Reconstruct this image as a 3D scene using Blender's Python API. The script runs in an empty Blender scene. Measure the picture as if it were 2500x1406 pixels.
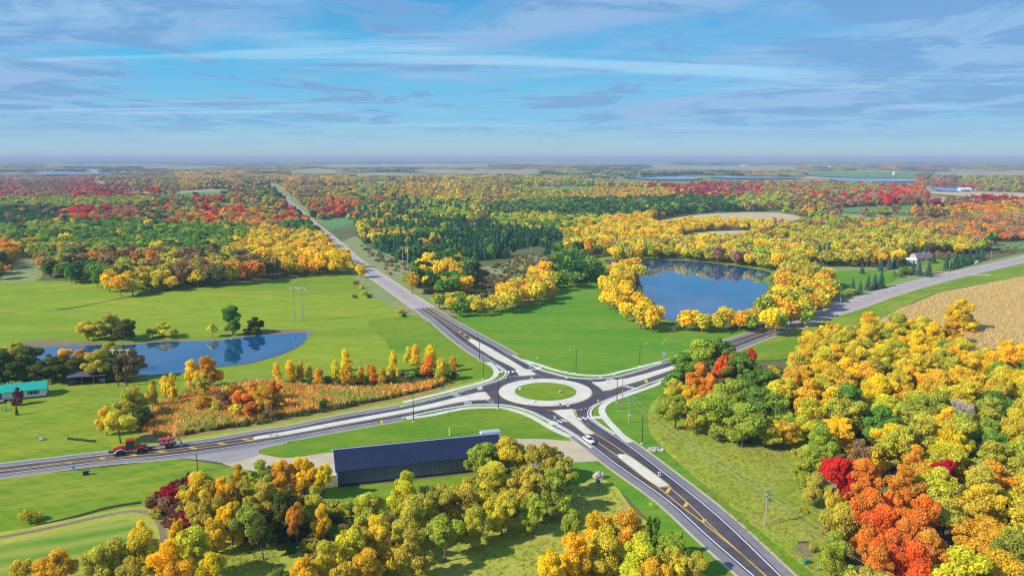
import bpy, math, random
import numpy as np
from mathutils import Vector, Matrix
from mathutils.geometry import delaunay_2d_cdt
R = math.radians
rng = np.random.default_rng(11)
random.seed(5)
scene = bpy.context.scene
DENOISE = True
col = scene.collection

# ---------------------------------------------------------------- camera
FPX, YH, CAMH = 1924.0, 386.0, 80.0            # focal length in photo pixels, horizon row, drone height
TH = math.atan((703.0 - YH) / FPX)
cam = bpy.data.cameras.new('camera')
cam.sensor_width = 36.0
cam.lens = 36.0 * FPX / 2500.0
cam.clip_start = 1.0
cam.clip_end = 90000.0
camo = bpy.data.objects.new('camera', cam)
col.objects.link(camo)
camo.location = (0, 0, CAMH)
camo.rotation_euler = (math.pi / 2 - TH, 0, 0)
scene.camera = camo

# ---------------------------------------------------------------- sun and sky
SUN_EL, SUN_AZ = 36.0, 24.0                     # the sun stands left of and a little behind the camera
sd = Vector((-math.cos(R(SUN_AZ)) * math.cos(R(SUN_EL)), -math.sin(R(SUN_AZ)) * math.cos(R(SUN_EL)), math.sin(R(SUN_EL))))
sun = bpy.data.lights.new('sun', 'SUN')
sun.energy = 4.6
sun.angle = R(0.5)
sun.color = (1.0, 0.95, 0.86)
suno = bpy.data.objects.new('sun', sun)
col.objects.link(suno)
suno.rotation_euler = (-sd).to_track_quat('-Z', 'Y').to_euler()
suno.location = (0, 0, 400)

world = bpy.data.worlds.new('World')
scene.world = world
world.use_nodes = True
NT = world.node_tree
NT.nodes.clear()
def N(nt, t, **kw):
    n = nt.nodes.new(t)
    for k, v in kw.items():
        if k.startswith('i_'):
            key = k[2:]
            n.inputs[int(key) if key.isdigit() else key].default_value = v
        else:
            setattr(n, k, v)
    return n
def L(nt, a, b): nt.links.new(a, b)
def mth(nt, op, a, b=None, c=None, clamp=False):
    n = nt.nodes.new('ShaderNodeMath'); n.operation = op; n.use_clamp = clamp
    for i, v in enumerate((a, b, c)):
        if v is None: continue
        if isinstance(v, (int, float)): n.inputs[i].default_value = v
        else: nt.links.new(v, n.inputs[i])
    return n.outputs[0]
def mixc(nt, f, a, b, blend='MIX'):
    n = nt.nodes.new('ShaderNodeMix'); n.data_type = 'RGBA'; n.blend_type = blend
    for i, v in ((0, f), (6, a), (7, b)):
        if isinstance(v, (int, float)): n.inputs[i].default_value = v
        elif isinstance(v, tuple): n.inputs[i].default_value = (*v[:3], 1)
        else: nt.links.new(v, n.inputs[i])
    return n.outputs[2]
def ramp(nt, f, stops, interp='LINEAR'):
    n = nt.nodes.new('ShaderNodeValToRGB'); cr = n.color_ramp; cr.interpolation = interp
    while len(cr.elements) < len(stops): cr.elements.new(0.5)
    for e, (p, c) in zip(cr.elements, stops):
        e.position = p
        e.color = (c, c, c, 1) if isinstance(c, (int, float)) else (*c[:3], 1)
    nt.links.new(f, n.inputs[0])
    return n.outputs[0]
sky = N(NT, 'ShaderNodeTexSky', sky_type='NISHITA', sun_disc=False, sun_elevation=R(SUN_EL), sun_rotation=R(270 - SUN_AZ),
        altitude=400.0, air_density=1.0, dust_density=0.6, ozone_density=3.0)
bgA = N(NT, 'ShaderNodeBackground', i_1=0.12)
L(NT, sky.outputs[0], bgA.inputs[0])
geo = N(NT, 'ShaderNodeTexCoord')
sep = N(NT, 'ShaderNodeSeparateXYZ'); L(NT, geo.outputs['Generated'], sep.inputs[0])
z = sep.outputs[2]
zc = mth(NT, 'MAXIMUM', z, 0.0)
base = ramp(NT, mth(NT, 'MULTIPLY', zc, 2.5), [(0.0, (0.35, 0.455, 0.56)), (0.035, (0.31, 0.49, 0.61)), (0.12, (0.17, 0.45, 0.67)),
             (0.28, (0.066, 0.40, 0.67)), (0.48, (0.055, 0.29, 0.58)), (1.0, (0.05, 0.19, 0.45))])
den = mth(NT, 'ADD', zc, 0.055)
cx = mth(NT, 'DIVIDE', sep.outputs[0], den); cy = mth(NT, 'DIVIDE', sep.outputs[1], den)
def cloudnoise(sx, sy, rot, scale, detail, rough, off=0.0, dist=0.0):
    cmb = N(NT, 'ShaderNodeCombineXYZ'); L(NT, cx, cmb.inputs[0]); L(NT, cy, cmb.inputs[1]); cmb.inputs[2].default_value = off
    mp = N(NT, 'ShaderNodeMapping'); mp.inputs['Rotation'].default_value = (0, 0, R(rot)); mp.inputs['Scale'].default_value = (sx, sy, 1)
    L(NT, cmb.outputs[0], mp.inputs[0])
    nz = N(NT, 'ShaderNodeTexNoise'); nz.inputs['Scale'].default_value = scale; nz.inputs['Detail'].default_value = detail
    nz.inputs['Roughness'].default_value = rough; nz.inputs['Distortion'].default_value = dist
    L(NT, mp.outputs[0], nz.inputs['Vector'])
    return nz.outputs[0]
azb = mth(NT, 'MULTIPLY', mth(NT, 'ABSOLUTE', mth(NT, 'ADD', sep.outputs[0], 0.03)), 0.34)
veil = ramp(NT, mth(NT, 'ADD', cloudnoise(0.75, 0.8, 12, 0.42, 8, 0.58, 3.3, 0.6), azb), [(0.53, 0.0), (0.68, 1.0)], 'EASE')     # broad lavender sheets
puff = ramp(NT, mth(NT, 'ADD', cloudnoise(1.0, 0.9, -8, 1.0, 10, 0.66, 9.1, 0.7), mth(NT, 'MULTIPLY', azb, 0.3)), [(0.49, 0.0), (0.60, 1.0)], 'EASE')
wisp = ramp(NT, cloudnoise(0.34, 1.5, 24, 0.75, 8, 0.6, 5.7, 0.5), [(0.53, 0.0), (0.70, 1.0)], 'EASE')      # bright cirrus strokes
edge = ramp(NT, zc, [(0.0, 0.0), (0.015, 0.12), (0.055, 1.0)])
shade = mixc(NT, mth(NT, 'MULTIPLY', puff, 0.95), (0.24, 0.40, 0.64), (0.14, 0.30, 0.55))
c1 = mixc(NT, mth(NT, 'MULTIPLY', mth(NT, 'MULTIPLY', mth(NT, 'MAXIMUM', veil, mth(NT, 'MULTIPLY', puff, 0.95)), edge), 0.92), base, shade)
c2 = mixc(NT, mth(NT, 'MULTIPLY', mth(NT, 'MULTIPLY', wisp, edge), 0.52), c1, (0.40, 0.62, 0.78))
bgB = N(NT, 'ShaderNodeBackground', i_1=1.0); L(NT, c2, bgB.inputs[0])
mxs = N(NT, 'ShaderNodeMixShader', i_0=0.93)
L(NT, bgA.outputs[0], mxs.inputs[1]); L(NT, bgB.outputs[0], mxs.inputs[2])
wo = N(NT, 'ShaderNodeOutputWorld'); L(NT, mxs.outputs[0], wo.inputs[0])

vs = scene.view_settings
vs.view_transform = 'Standard'; vs.look = 'None'; vs.exposure = 0.30; vs.gamma = 1.0
vs.use_curve_mapping = False
scene.cycles.volume_bounces = 1
scene.cycles.max_bounces = 6
scene.cycles.diffuse_bounces = 3
scene.cycles.glossy_bounces = 2
scene.cycles.transmission_bounces = 4
scene.cycles.transparent_max_bounces = 6
scene.cycles.use_denoising = DENOISE
scene.cycles.filter_width = 1.2

# ---------------------------------------------------------------- terrain height and photo-pixel -> ground helpers
def H(x, y):
    x = np.asarray(x, float); y = np.asarray(y, float)
    d = np.hypot(x, y)
    a = np.clip((d - 720) / 850, 0, 1); a = a * a * (3 - 2 * a)
    a = a * (1 + 0.9 * np.clip((d - 1500) / 4000, 0, 1))
    n = 3.4 * np.sin(x / 148 + 0.8 * np.sin(y / 231) + 1.1) * np.sin(y / 173 + 2.2) + 2.6 * np.sin(x / 331 + 2.0) * np.cos(y / 402 + 0.6) \
        + 1.7 * np.sin((x + y) / 96 + 0.5) * np.cos((x - y) / 131)
    hill = 8.0 * np.exp(-((x + 290) ** 2 / (2 * 120 ** 2) + (y - 520) ** 2 / (2 * 70 ** 2)))
    roll = 1.5 * np.sin((x * 0.35 + y) / 30.0 + 0.8) * np.exp(-((x + 185) ** 2 / (2 * 85 ** 2) + (y - 462) ** 2 / (2 * 34 ** 2)))
    return a * (n + 0.8) + hill + roll
ct, st = math.cos(TH), math.sin(TH)
_d = 70 * (60000 / 70) ** (np.arange(3600) / 3599.0)
def G(px, py, zo=0.0):
    """ground point (plus height zo) seen at photo pixel (px, py)"""
    rx = (px - 1250) / FPX; v = (py - 703) / FPX
    dx, dy, dz = rx, ct - v * st, -st - v * ct
    if dz > -1e-4: dz = -1e-4
    t = _d / dy
    X, Y, Z = t * dx, t * dy, CAMH + t * dz
    g = Z - (H(X, Y) + zo)
    k = int(np.argmax(g <= 0)) if (g <= 0).any() else len(g) - 1
    if k > 0:
        f = g[k - 1] / max(g[k - 1] - g[k], 1e-9)
        tt = t[k - 1] + (t[k] - t[k - 1]) * min(max(f, 0), 1)
    else: tt = t[0]
    return float(tt * dx), float(tt * dy)
def P(x, y, z):
    """world -> photo pixel and depth"""
    dpt = y * ct + (CAMH - z) * st
    return 1250 + FPX * x / dpt, 703 + FPX * ((CAMH - z) * ct - y * st) / dpt, dpt
def inpoly(x, y, poly):
    x = np.asarray(x, float); y = np.asarray(y, float); r = np.zeros(x.shape, bool)
    n = len(poly)
    for i in range(n):
        x0, y0 = poly[i]; x1, y1 = poly[(i + 1) % n]
        if y0 == y1: continue
        c = ((y0 > y) != (y1 > y)) & (x < (x1 - x0) * (y - y0) / (y1 - y0) + x0)
        r ^= c
    return r
def crom(pts, closed=False, n=6):
    out = []; m = len(pts)
    if m < 3: return list(pts)
    rg = range(m) if closed else range(m - 1)
    for i in rg:
        if closed: p = [pts[(i + k) % m] for k in (-1, 0, 1, 2)]
        else: p = [pts[max(i - 1, 0)], pts[i], pts[i + 1], pts[min(i + 2, m - 1)]]
        for k in range(n):
            t = k / n
            out.append(tuple(0.5 * ((2 * p[1][j]) + (-p[0][j] + p[2][j]) * t + (2 * p[0][j] - 5 * p[1][j] + 4 * p[2][j] - p[3][j]) * t * t
                      + (-p[0][j] + 3 * p[1][j] - 3 * p[2][j] + p[3][j]) * t ** 3) for j in range(2)))
    if not closed: out.append(tuple(pts[-1]))
    return out

# ---------------------------------------------------------------- tagging and mesh helpers
def tag(o, label=None, cat=None, group=None, kind=None):
    if label: o['label'] = label
    if cat: o['category'] = cat
    if group: o['group'] = group
    if kind: o['kind'] = kind
    return o
def link(name, me, mats=(), parent=None):
    o = bpy.data.objects.new(name, me); col.objects.link(o)
    for m in (mats if isinstance(mats, (list, tuple)) else [mats]):
        if me is not None: me.materials.append(m)
    if parent: o.parent = parent
    return o
def empty(name, loc, rz=0.0, sc=None):
    o = bpy.data.objects.new(name, None); col.objects.link(o)
    o.empty_display_size = 0.5
    o.location = loc; o.rotation_euler = (0, 0, rz)
    if sc: o.scale = sc
    return o
class MB:
    def __init__(s): s.v = []; s.f = []
    def add(s, vs, fs):
        b = len(s.v); s.v += [tuple(v) for v in vs]; s.f += [tuple(b + i for i in f) for f in fs]; return s
    def box(s, c, d, rz=0.0, ry=0.0):
        M = Matrix.Rotation(rz, 3, 'Z') @ Matrix.Rotation(ry, 3, 'Y'); c = Vector(c)
        vs = [c + M @ Vector((a * d[0] / 2, b * d[1] / 2, e * d[2] / 2)) for a in (-1, 1) for b in (-1, 1) for e in (-1, 1)]
        return s.add(vs, [(0, 1, 3, 2), (4, 6, 7, 5), (0, 4, 5, 1), (2, 3, 7, 6), (0, 2, 6, 4), (1, 5, 7, 3)])
    def cyl(s, p0, p1, r0, r1=None, n=8, cap=True):
        r1 = r0 if r1 is None else r1; p0 = Vector(p0); p1 = Vector(p1); ax = (p1 - p0)
        if ax.length < 1e-6: return s
        ax.normalize(); u = ax.orthogonal().normalized(); w = ax.cross(u)
        vs = []
        for p, r in ((p0, r0), (p1, r1)):
            for k in range(n):
                a = 2 * math.pi * k / n; vs.append(p + u * math.cos(a) * r + w * math.sin(a) * r)
        fs = [(k, (k + 1) % n, n + (k + 1) % n, n + k) for k in range(n)]
        if cap: fs += [tuple(range(n - 1, -1, -1)), tuple(range(n, 2 * n))]
        return s.add(vs, fs)
    def prism(s, prof, y0, y1, taper=None):
        """profile in xz, extruded along y"""
        n = len(prof); t = taper or (1, 1)
        vs = [(x, y0, z) for x, z in prof] + [(x, y1, z) for x, z in prof]
        fs = [(k, (k + 1) % n, n + (k + 1) % n, n + k) for k in range(n)] + [tuple(range(n - 1, -1, -1)), tuple(range(n, 2 * n))]
        return s.add(vs, fs)
    def loft(s, rings, cap=True):
        n = len(rings[0]); vs = [p for r in rings for p in r]; fs = []
        for i in range(len(rings) - 1):
            for k in range(n):
                fs.append((i * n + k, i * n + (k + 1) % n, (i + 1) * n + (k + 1) % n, (i + 1) * n + k))
        if cap: fs += [tuple(range(n - 1, -1, -1)), tuple(range((len(rings) - 1) * n, len(rings) * n))]
        return s.add(vs, fs)
    def torus(s, c, ax, r, t, n=20, m=6):
        ax = Vector(ax).normalized(); u = ax.orthogonal().normalized(); w = ax.cross(u); c = Vector(c); vs = []; fs = []
        for i in range(n):
            a = 2 * math.pi * i / n; d = u * math.cos(a) + w * math.sin(a)
            for j in range(m):
                b = 2 * math.pi * j / m; vs.append(c + d * (r + t * math.cos(b)) + ax * t * math.sin(b))
        for i in range(n):
            for j in range(m):
                fs.append((i * m + j, ((i + 1) % n) * m + j, ((i + 1) % n) * m + (j + 1) % m, i * m + (j + 1) % m))
        return s.add(vs, fs)
    def blob(s, c, r, seed=0, n=8, m=6, jit=0.18):
        rr = random.Random(seed); vs = [(c[0], c[1], c[2] - r[2])]; fs = []
        for i in range(1, m):
            ph = math.pi * i / m
            for k in range(n):
                a = 2 * math.pi * k / n; q = 1 + rr.uniform(-jit, jit)
                vs.append((c[0] + r[0] * q * math.sin(ph) * math.cos(a), c[1] + r[1] * q * math.sin(ph) * math.sin(a), c[2] - r[2] * q * math.cos(ph)))
        vs.append((c[0], c[1], c[2] + r[2])); T = len(vs) - 1
        for k in range(n):
            fs.append((0, 1 + (k + 1) % n, 1 + k)); fs.append((T, T - n + k, T - n + (k + 1) % n))
            for i in range(m - 2):
                a = 1 + i * n; fs.append((a + k, a + (k + 1) % n, a + n + (k + 1) % n, a + n + k))
        return s.add(vs, fs)
    def build(s, name, mats, parent=None, smooth=False):
        me = bpy.data.meshes.new(name); me.from_pydata(s.v, [], s.f); me.update()
        if smooth: me.polygons.foreach_set('use_smooth', [True] * len(me.polygons))
        return link(name, me, mats, parent)

# ---------------------------------------------------------------- materials
MATS = {}
def pmat(name, c, rough=0.7, metal=0.0, var=0.0, vscale=3.0, c2=None, spec=0.4, bump=0.0):
    m = bpy.data.materials.new(name); m.use_nodes = True; nt = m.node_tree; b = nt.nodes['Principled BSDF']
    b.inputs['Roughness'].default_value = rough; b.inputs['Metallic'].default_value = metal
    b.inputs['Specular IOR Level'].default_value = spec
    tc = N(nt, 'ShaderNodeTexCoord')
    nz = N(nt, 'ShaderNodeTexNoise'); nz.inputs['Scale'].default_value = vscale; nz.inputs['Detail'].default_value = 5
    L(nt, tc.outputs['Object'], nz.inputs['Vector'])
    c2 = c2 or tuple(x * (1 - var) for x in c)
    L(nt, mixc(nt, ramp(nt, nz.outputs[0], [(0.35, 0.0), (0.65, 1.0)]), c, c2), b.inputs['Base Color'])
    if bump:
        bp = N(nt, 'ShaderNodeBump'); bp.inputs['Strength'].default_value = bump; bp.inputs['Distance'].default_value = 0.1
        L(nt, nz.outputs[0], bp.inputs['Height']); L(nt, bp.outputs[0], b.inputs['Normal'])
    MATS[name] = m
    return m
def gmat(name, cols, scales=(0.012, 0.07, 0.6), stretch=(1, 1), rot=0.0, rough=0.95, stripe=None, bump=0.25, thr=(0.44, 0.56), fine=0.35):
    """ground cover: three octaves of patches between colours, optional mown/ploughed stripes"""
    m = bpy.data.materials.new(name); m.use_nodes = True; nt = m.node_tree; b = nt.nodes['Principled BSDF']
    b.inputs['Roughness'].default_value = rough; b.inputs['Specular IOR Level'].default_value = 0.15
    g = N(nt, 'ShaderNodeNewGeometry')
    mp = N(nt, 'ShaderNodeMapping'); mp.vector_type = 'TEXTURE'; mp.inputs['Rotation'].default_value = (0, 0, R(rot)); mp.inputs['Scale'].default_value = (stretch[0], stretch[1], 1)
    L(nt, g.outputs['Position'], mp.inputs[0])
    fs = []
    for k, s in enumerate(scales):
        nz = N(nt, 'ShaderNodeTexNoise'); nz.inputs['Scale'].default_value = s; nz.inputs['Detail'].default_value = 6; nz.inputs['Roughness'].default_value = 0.6
        L(nt, mp.outputs[0], nz.inputs['Vector']); fs.append(nz.outputs[0])
    a = mixc(nt, ramp(nt, fs[0], [(thr[0], 0.0), (thr[1], 1.0)]), cols[0], cols[1])
    a = mixc(nt, mth(nt, 'MULTIPLY', ramp(nt, fs[1], [(0.45, 0.0), (0.62, 1.0)]), 0.6), a, cols[2])
    dk = tuple(x * 0.55 for x in cols[0])
    a = mixc(nt, mth(nt, 'MULTIPLY', ramp(nt, fs[2], [(0.46, 0.0), (0.60, 1.0)]), fine), a, dk)
    if stripe:
        period, ang, amt, scol = stripe
        mp2 = N(nt, 'ShaderNodeMapping'); mp2.inputs['Rotation'].default_value = (0, 0, R(ang)); L(nt, g.outputs['Position'], mp2.inputs[0])
        wv = N(nt, 'ShaderNodeTexWave'); wv.wave_type = 'BANDS'; wv.bands_direction = 'Y'; wv.inputs['Scale'].default_value = 0.314 / period
        wv.inputs['Distortion'].default_value = 1.6; wv.inputs['Detail'].default_value = 3; wv.inputs['Detail Scale'].default_value = 1.5
        L(nt, mp2.outputs[0], wv.inputs['Vector'])
        a = mixc(nt, mth(nt, 'MULTIPLY', wv.outputs[1], amt), a, scol)
    L(nt, a, b.inputs['Base Color'])
    if bump:
        bp = N(nt, 'ShaderNodeBump'); bp.inputs['Strength'].default_value = bump; bp.inputs['Distance'].default_value = 0.5
        L(nt, fs[2], bp.inputs['Height']); L(nt, bp.outputs[0], b.inputs['Normal'])
    MATS[name] = m
    return m
M_base = gmat('forest_floor', [(0.14, 0.14, 0.05), (0.11, 0.14, 0.04), (0.20, 0.16, 0.07)], fine=0.5)
def _far(m):
    nt = m.node_tree; b = nt.nodes['Principled BSDF']; src = b.inputs['Base Color'].links[0].from_socket
    g = N(nt, 'ShaderNodeNewGeometry'); ln = N(nt, 'ShaderNodeVectorMath', operation='LENGTH'); L(nt, g.outputs['Position'], ln.inputs[0])
    mp = N(nt, 'ShaderNodeMapping'); mp.inputs['Scale'].default_value = (0.0024, 0.0034, 0.0); mp.inputs['Rotation'].default_value = (0, 0, 0.35); L(nt, g.outputs['Position'], mp.inputs[0])
    vo = N(nt, 'ShaderNodeTexVoronoi'); vo.inputs['Scale'].default_value = 1.0; L(nt, mp.outputs[0], vo.inputs['Vector'])
    sp = N(nt, 'ShaderNodeSeparateColor'); L(nt, vo.outputs['Color'], sp.inputs[0])
    fc = ramp(nt, sp.outputs[0], [(0.0, (0.40, 0.31, 0.17)), (0.22, (0.13, 0.24, 0.06)), (0.45, (0.26, 0.24, 0.11)), (0.62, (0.48, 0.38, 0.22)), (0.78, (0.22, 0.16, 0.10)), (0.9, (0.30, 0.32, 0.12))], 'CONSTANT')
    f = N(nt, 'ShaderNodeMapRange'); f.inputs[1].default_value = 900; f.inputs[2].default_value = 1300; L(nt, ln.outputs['Value'], f.inputs[0])
    L(nt, mixc(nt, f.outputs[0], src, fc), b.inputs['Base Color'])
_far(M_base)
M_lawn = gmat('lawn_grass', [(0.115, 0.245, 0.010), (0.175, 0.285, 0.012), (0.29, 0.31, 0.02)], (0.025, 0.12, 0.9), (3.2, 1), rot=10, fine=0.42, stripe=(2.4, 20, 0.30, (0.17, 0.29, 0.02)))
M_field = gmat('centre_grass', [(0.082, 0.255, 0.012), (0.125, 0.285, 0.015), (0.23, 0.29, 0.02)], (0.02, 0.09, 0.7), (4.5, 1), rot=-6, fine=0.42, stripe=(5.5, -14, 0.32, (0.15, 0.29, 0.015)))
M_meadow = gmat('pasture_grass', [(0.26, 0.345, 0.014), (0.175, 0.285, 0.010), (0.34, 0.36, 0.03)], (0.013, 0.07, 0.45), (4.0, 1), rot=8, fine=0.45, stripe=(14, 10, 0.35, (0.18, 0.29, 0.02)))
M_verge = gmat('verge_grass', [(0.25, 0.38, 0.02), (0.32, 0.40, 0.035), (0.40, 0.38, 0.08)], (0.03, 0.12, 0.9), (2.5, 1), rot=15)
M_yard = gmat('yard_grass', [(0.13, 0.255, 0.010), (0.225, 0.30, 0.012), (0.35, 0.34, 0.03)], (0.025, 0.10, 0.7), (4.0, 1), rot=26, fine=0.45, stripe=(3.4, 30, 0.28, (0.26, 0.32, 0.03)))
M_rough = gmat('rough_meadow', [(0.33, 0.39, 0.03), (0.25, 0.34, 0.025), (0.42, 0.38, 0.09)], (0.03, 0.16, 0.9), fine=0.5, bump=0.5)
M_olive = gmat('olive_meadow', [(0.42, 0.41, 0.05), (0.34, 0.38, 0.04), (0.46, 0.39, 0.09)], (0.03, 0.14, 0.9), (1.6, 1), rot=40, fine=0.3)
M_dull = gmat('dull_grassland', [(0.26, 0.30, 0.10), (0.31, 0.28, 0.14), (0.20, 0.30, 0.08)], (0.012, 0.06, 0.4), (2, 1), fine=0.3)
M_tan = gmat('stubble_field', [(0.62, 0.46, 0.26), (0.56, 0.40, 0.22), (0.68, 0.52, 0.32)], (0.006, 0.04, 0.3), (3, 1), rot=5, fine=0.2, stripe=(9, 4, 0.25, (0.38, 0.30, 0.14)))
M_ftan = gmat('distant_stubble', [(0.40, 0.31, 0.18), (0.33, 0.27, 0.16), (0.28, 0.30, 0.12)], (0.002, 0.012, 0.08), (3, 1), rot=3, fine=0.3)
M_fgreen = gmat('far_green_field', [(0.10, 0.24, 0.07), (0.14, 0.27, 0.08), (0.18, 0.27, 0.08)], (0.006, 0.03, 0.2), (3, 1), fine=0.15)
M_corn = gmat('corn_soil', [(0.52, 0.36, 0.15), (0.56, 0.39, 0.17), (0.45, 0.33, 0.12)], (0.02, 0.1, 0.7), fine=0.4, stripe=(1.5, -32, 0.3, (0.44, 0.30, 0.12)), bump=0.6)
M_hay = gmat('striped_hayfield', [(0.085, 0.25, 0.02), (0.13, 0.27, 0.02), (0.34, 0.31, 0.05)], (0.02, 0.08, 0.7), (3, 1), rot=22, stripe=(6.5, -24, 0.80, (0.34, 0.34, 0.06)), fine=0.25)
M_marsh = gmat('marsh_ground', [(0.36, 0.24, 0.07), (0.40, 0.28, 0.08), (0.24, 0.22, 0.06)], (0.05, 0.2, 0.9), fine=0.5)
M_gravel = gmat('tan_gravel', [(0.56, 0.44, 0.30), (0.50, 0.39, 0.27), (0.60, 0.49, 0.35)], (0.05, 0.3, 2.0), fine=0.18, bump=0.1)
M_ggrey = gmat('grey_gravel', [(0.33, 0.30, 0.30), (0.38, 0.34, 0.33), (0.28, 0.25, 0.26)], (0.06, 0.4, 2.5), (3.5, 1), rot=24, fine=0.3, bump=0.1)
M_shoul = gmat('gravel_shoulder', [(0.23, 0.21, 0.225), (0.28, 0.25, 0.26), (0.19, 0.175, 0.19)], (0.05, 0.4, 3.0), fine=0.3, bump=0.1)
M_mud = gmat('pond_mud', [(0.24, 0.18, 0.11), (0.30, 0.22, 0.14), (0.20, 0.20, 0.07)], (0.05, 0.2, 1.0), fine=0.4)
M_asph = gmat('new_asphalt', [(0.080, 0.071, 0.090), (0.115, 0.103, 0.118), (0.066, 0.059, 0.078)], (0.05, 0.3, 1.8), fine=0.28, bump=0.05, rough=0.8)
M_oldr = gmat('worn_road', [(0.40, 0.34, 0.34), (0.44, 0.37, 0.36), (0.36, 0.31, 0.31)], (0.03, 0.2, 1.5), fine=0.12, bump=0.05, rough=0.9)
M_conc = gmat('pale_concrete', [(0.64, 0.60, 0.50), (0.70, 0.66, 0.56), (0.55, 0.51, 0.43)], (0.08, 0.3, 0.9), fine=0.10, bump=0.04)
M_rock = gmat('pale_rock', [(0.52, 0.45, 0.38), (0.42, 0.36, 0.30), (0.62, 0.56, 0.50)], (0.4, 1.2, 4.0), fine=0.4)
M_white = pmat('white_paint', (0.80, 0.80, 0.80), var=0.12, vscale=1.5)
M_yell = pmat('yellow_paint', (0.80, 0.46, 0.04), var=0.12, vscale=1.5)
M_steel = pmat('galvanised_steel', (0.42, 0.44, 0.44), 0.5, 0.4, 0.2)
M_dkpole = pmat('dark_pole_paint', (0.05, 0.055, 0.06), 0.5, 0.2, 0.2)
M_wood = pmat('pole_wood', (0.34, 0.26, 0.17), 0.9, 0, 0.35, 2.0)
M_dwood = pmat('dark_pole_wood', (0.16, 0.08, 0.05), 0.9, 0, 0.35, 2.0)
M_gwood = pmat('grey_pole_wood', (0.42, 0.40, 0.38), 0.9, 0, 0.25, 2.0)
M_bark = pmat('bark', (0.20, 0.16, 0.12), 0.95, 0, 0.4, 1.2)
M_palebark = pmat('pale_bark', (0.46, 0.41, 0.37), 0.95, 0, 0.3, 1.2)
M_barnwall = pmat('barn_wall_metal', (0.17, 0.20, 0.27), 0.6, 0.1, 0.2, 0.4)
M_navy = pmat('dark_sheet_metal', (0.014, 0.023, 0.068), 0.6, 0.0, 0.25, 0.4)
M_wallmetal = pmat('grey_wall_metal', (0.10, 0.115, 0.15), 0.6, 0.1, 0.25, 0.4)
M_ltmetal = pmat('light_metal', (0.50, 0.53, 0.58), 0.5, 0.2, 0.1)
M_teal = pmat('teal_roof_metal', (0.015, 0.42, 0.30), 0.5, 0.1, 0.12, 0.8)
M_siding = pmat('white_siding', (0.72, 0.72, 0.76), 0.7, 0, 0.08, 0.8)
M_glass = pmat('window_glass', (0.02, 0.035, 0.045), 0.08, 0, 0.3, spec=0.8)
M_red = pmat('red_paint', (0.58, 0.018, 0.02), 0.3, 0, 0.12, spec=0.6)
M_orng = pmat('orange_paint', (0.72, 0.16, 0.06), 0.4, 0, 0.1)
M_rubber = pmat('black_rubber', (0.02, 0.02, 0.022), 0.8, 0, 0.3)
M_carw = pmat('white_car_paint', (0.80, 0.80, 0.82), 0.2, 0, 0.03, spec=0.7)
M_lamp = pmat('lamp_lens', (0.70, 0.72, 0.74), 0.2, 0, 0.05)
M_sgreen = pmat('green_paint', (0.02, 0.30, 0.20), 0.5, 0, 0.15)
M_sblue = pmat('blue_paint', (0.08, 0.22, 0.42), 0.5, 0, 0.15)
M_hiviz = pmat('sign_yellow', (0.75, 0.68, 0.03), 0.5, 0, 0.06)
M_sred = pmat('sign_red', (0.62, 0.05, 0.06), 0.5, 0, 0.06)
M_brick = pmat('tan_siding', (0.50, 0.44, 0.36), 0.8, 0, 0.12)
M_shing = pmat('brown_shingle', (0.22, 0.17, 0.17), 0.9, 0, 0.25)
M_ditchshade = pmat('ditch_shade_black', (0.022, 0.024, 0.018), 0.9, 0, 0.2)  # near-black that paints the shadow inside the ditch
def water(name, deep, bumpscale):
    m = bpy.data.materials.new(name); m.use_nodes = True; nt = m.node_tree; b = nt.nodes['Principled BSDF']
    b.inputs['Base Color'].default_value = (*deep, 1); b.inputs['Roughness'].default_value = 0.03; b.inputs['IOR'].default_value = 1.8
    b.inputs['Specular IOR Level'].default_value = 1.0
    g = N(nt, 'ShaderNodeNewGeometry'); nz = N(nt, 'ShaderNodeTexNoise'); nz.inputs['Scale'].default_value = bumpscale; nz.inputs['Detail'].default_value = 4
    L(nt, g.outputs['Position'], nz.inputs['Vector'])
    nz2 = N(nt, 'ShaderNodeTexNoise'); nz2.inputs['Scale'].default_value = 0.03; L(nt, g.outputs['Position'], nz2.inputs['Vector'])
    L(nt, mixc(nt, nz2.outputs[0], deep, tuple(x * 1.5 for x in deep)), b.inputs['Base Color'])
    bp = N(nt, 'ShaderNodeBump'); bp.inputs['Strength'].default_value = 0.05; bp.inputs['Distance'].default_value = 0.02
    L(nt, nz.outputs[0], bp.inputs['Height']); L(nt, bp.outputs[0], b.inputs['Normal'])
    return m
M_water = water('pond_water', (0.0, 0.055, 0.14), 1.2)
M_lake = water('lake_water', (0.03, 0.11, 0.26), 0.5)
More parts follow.
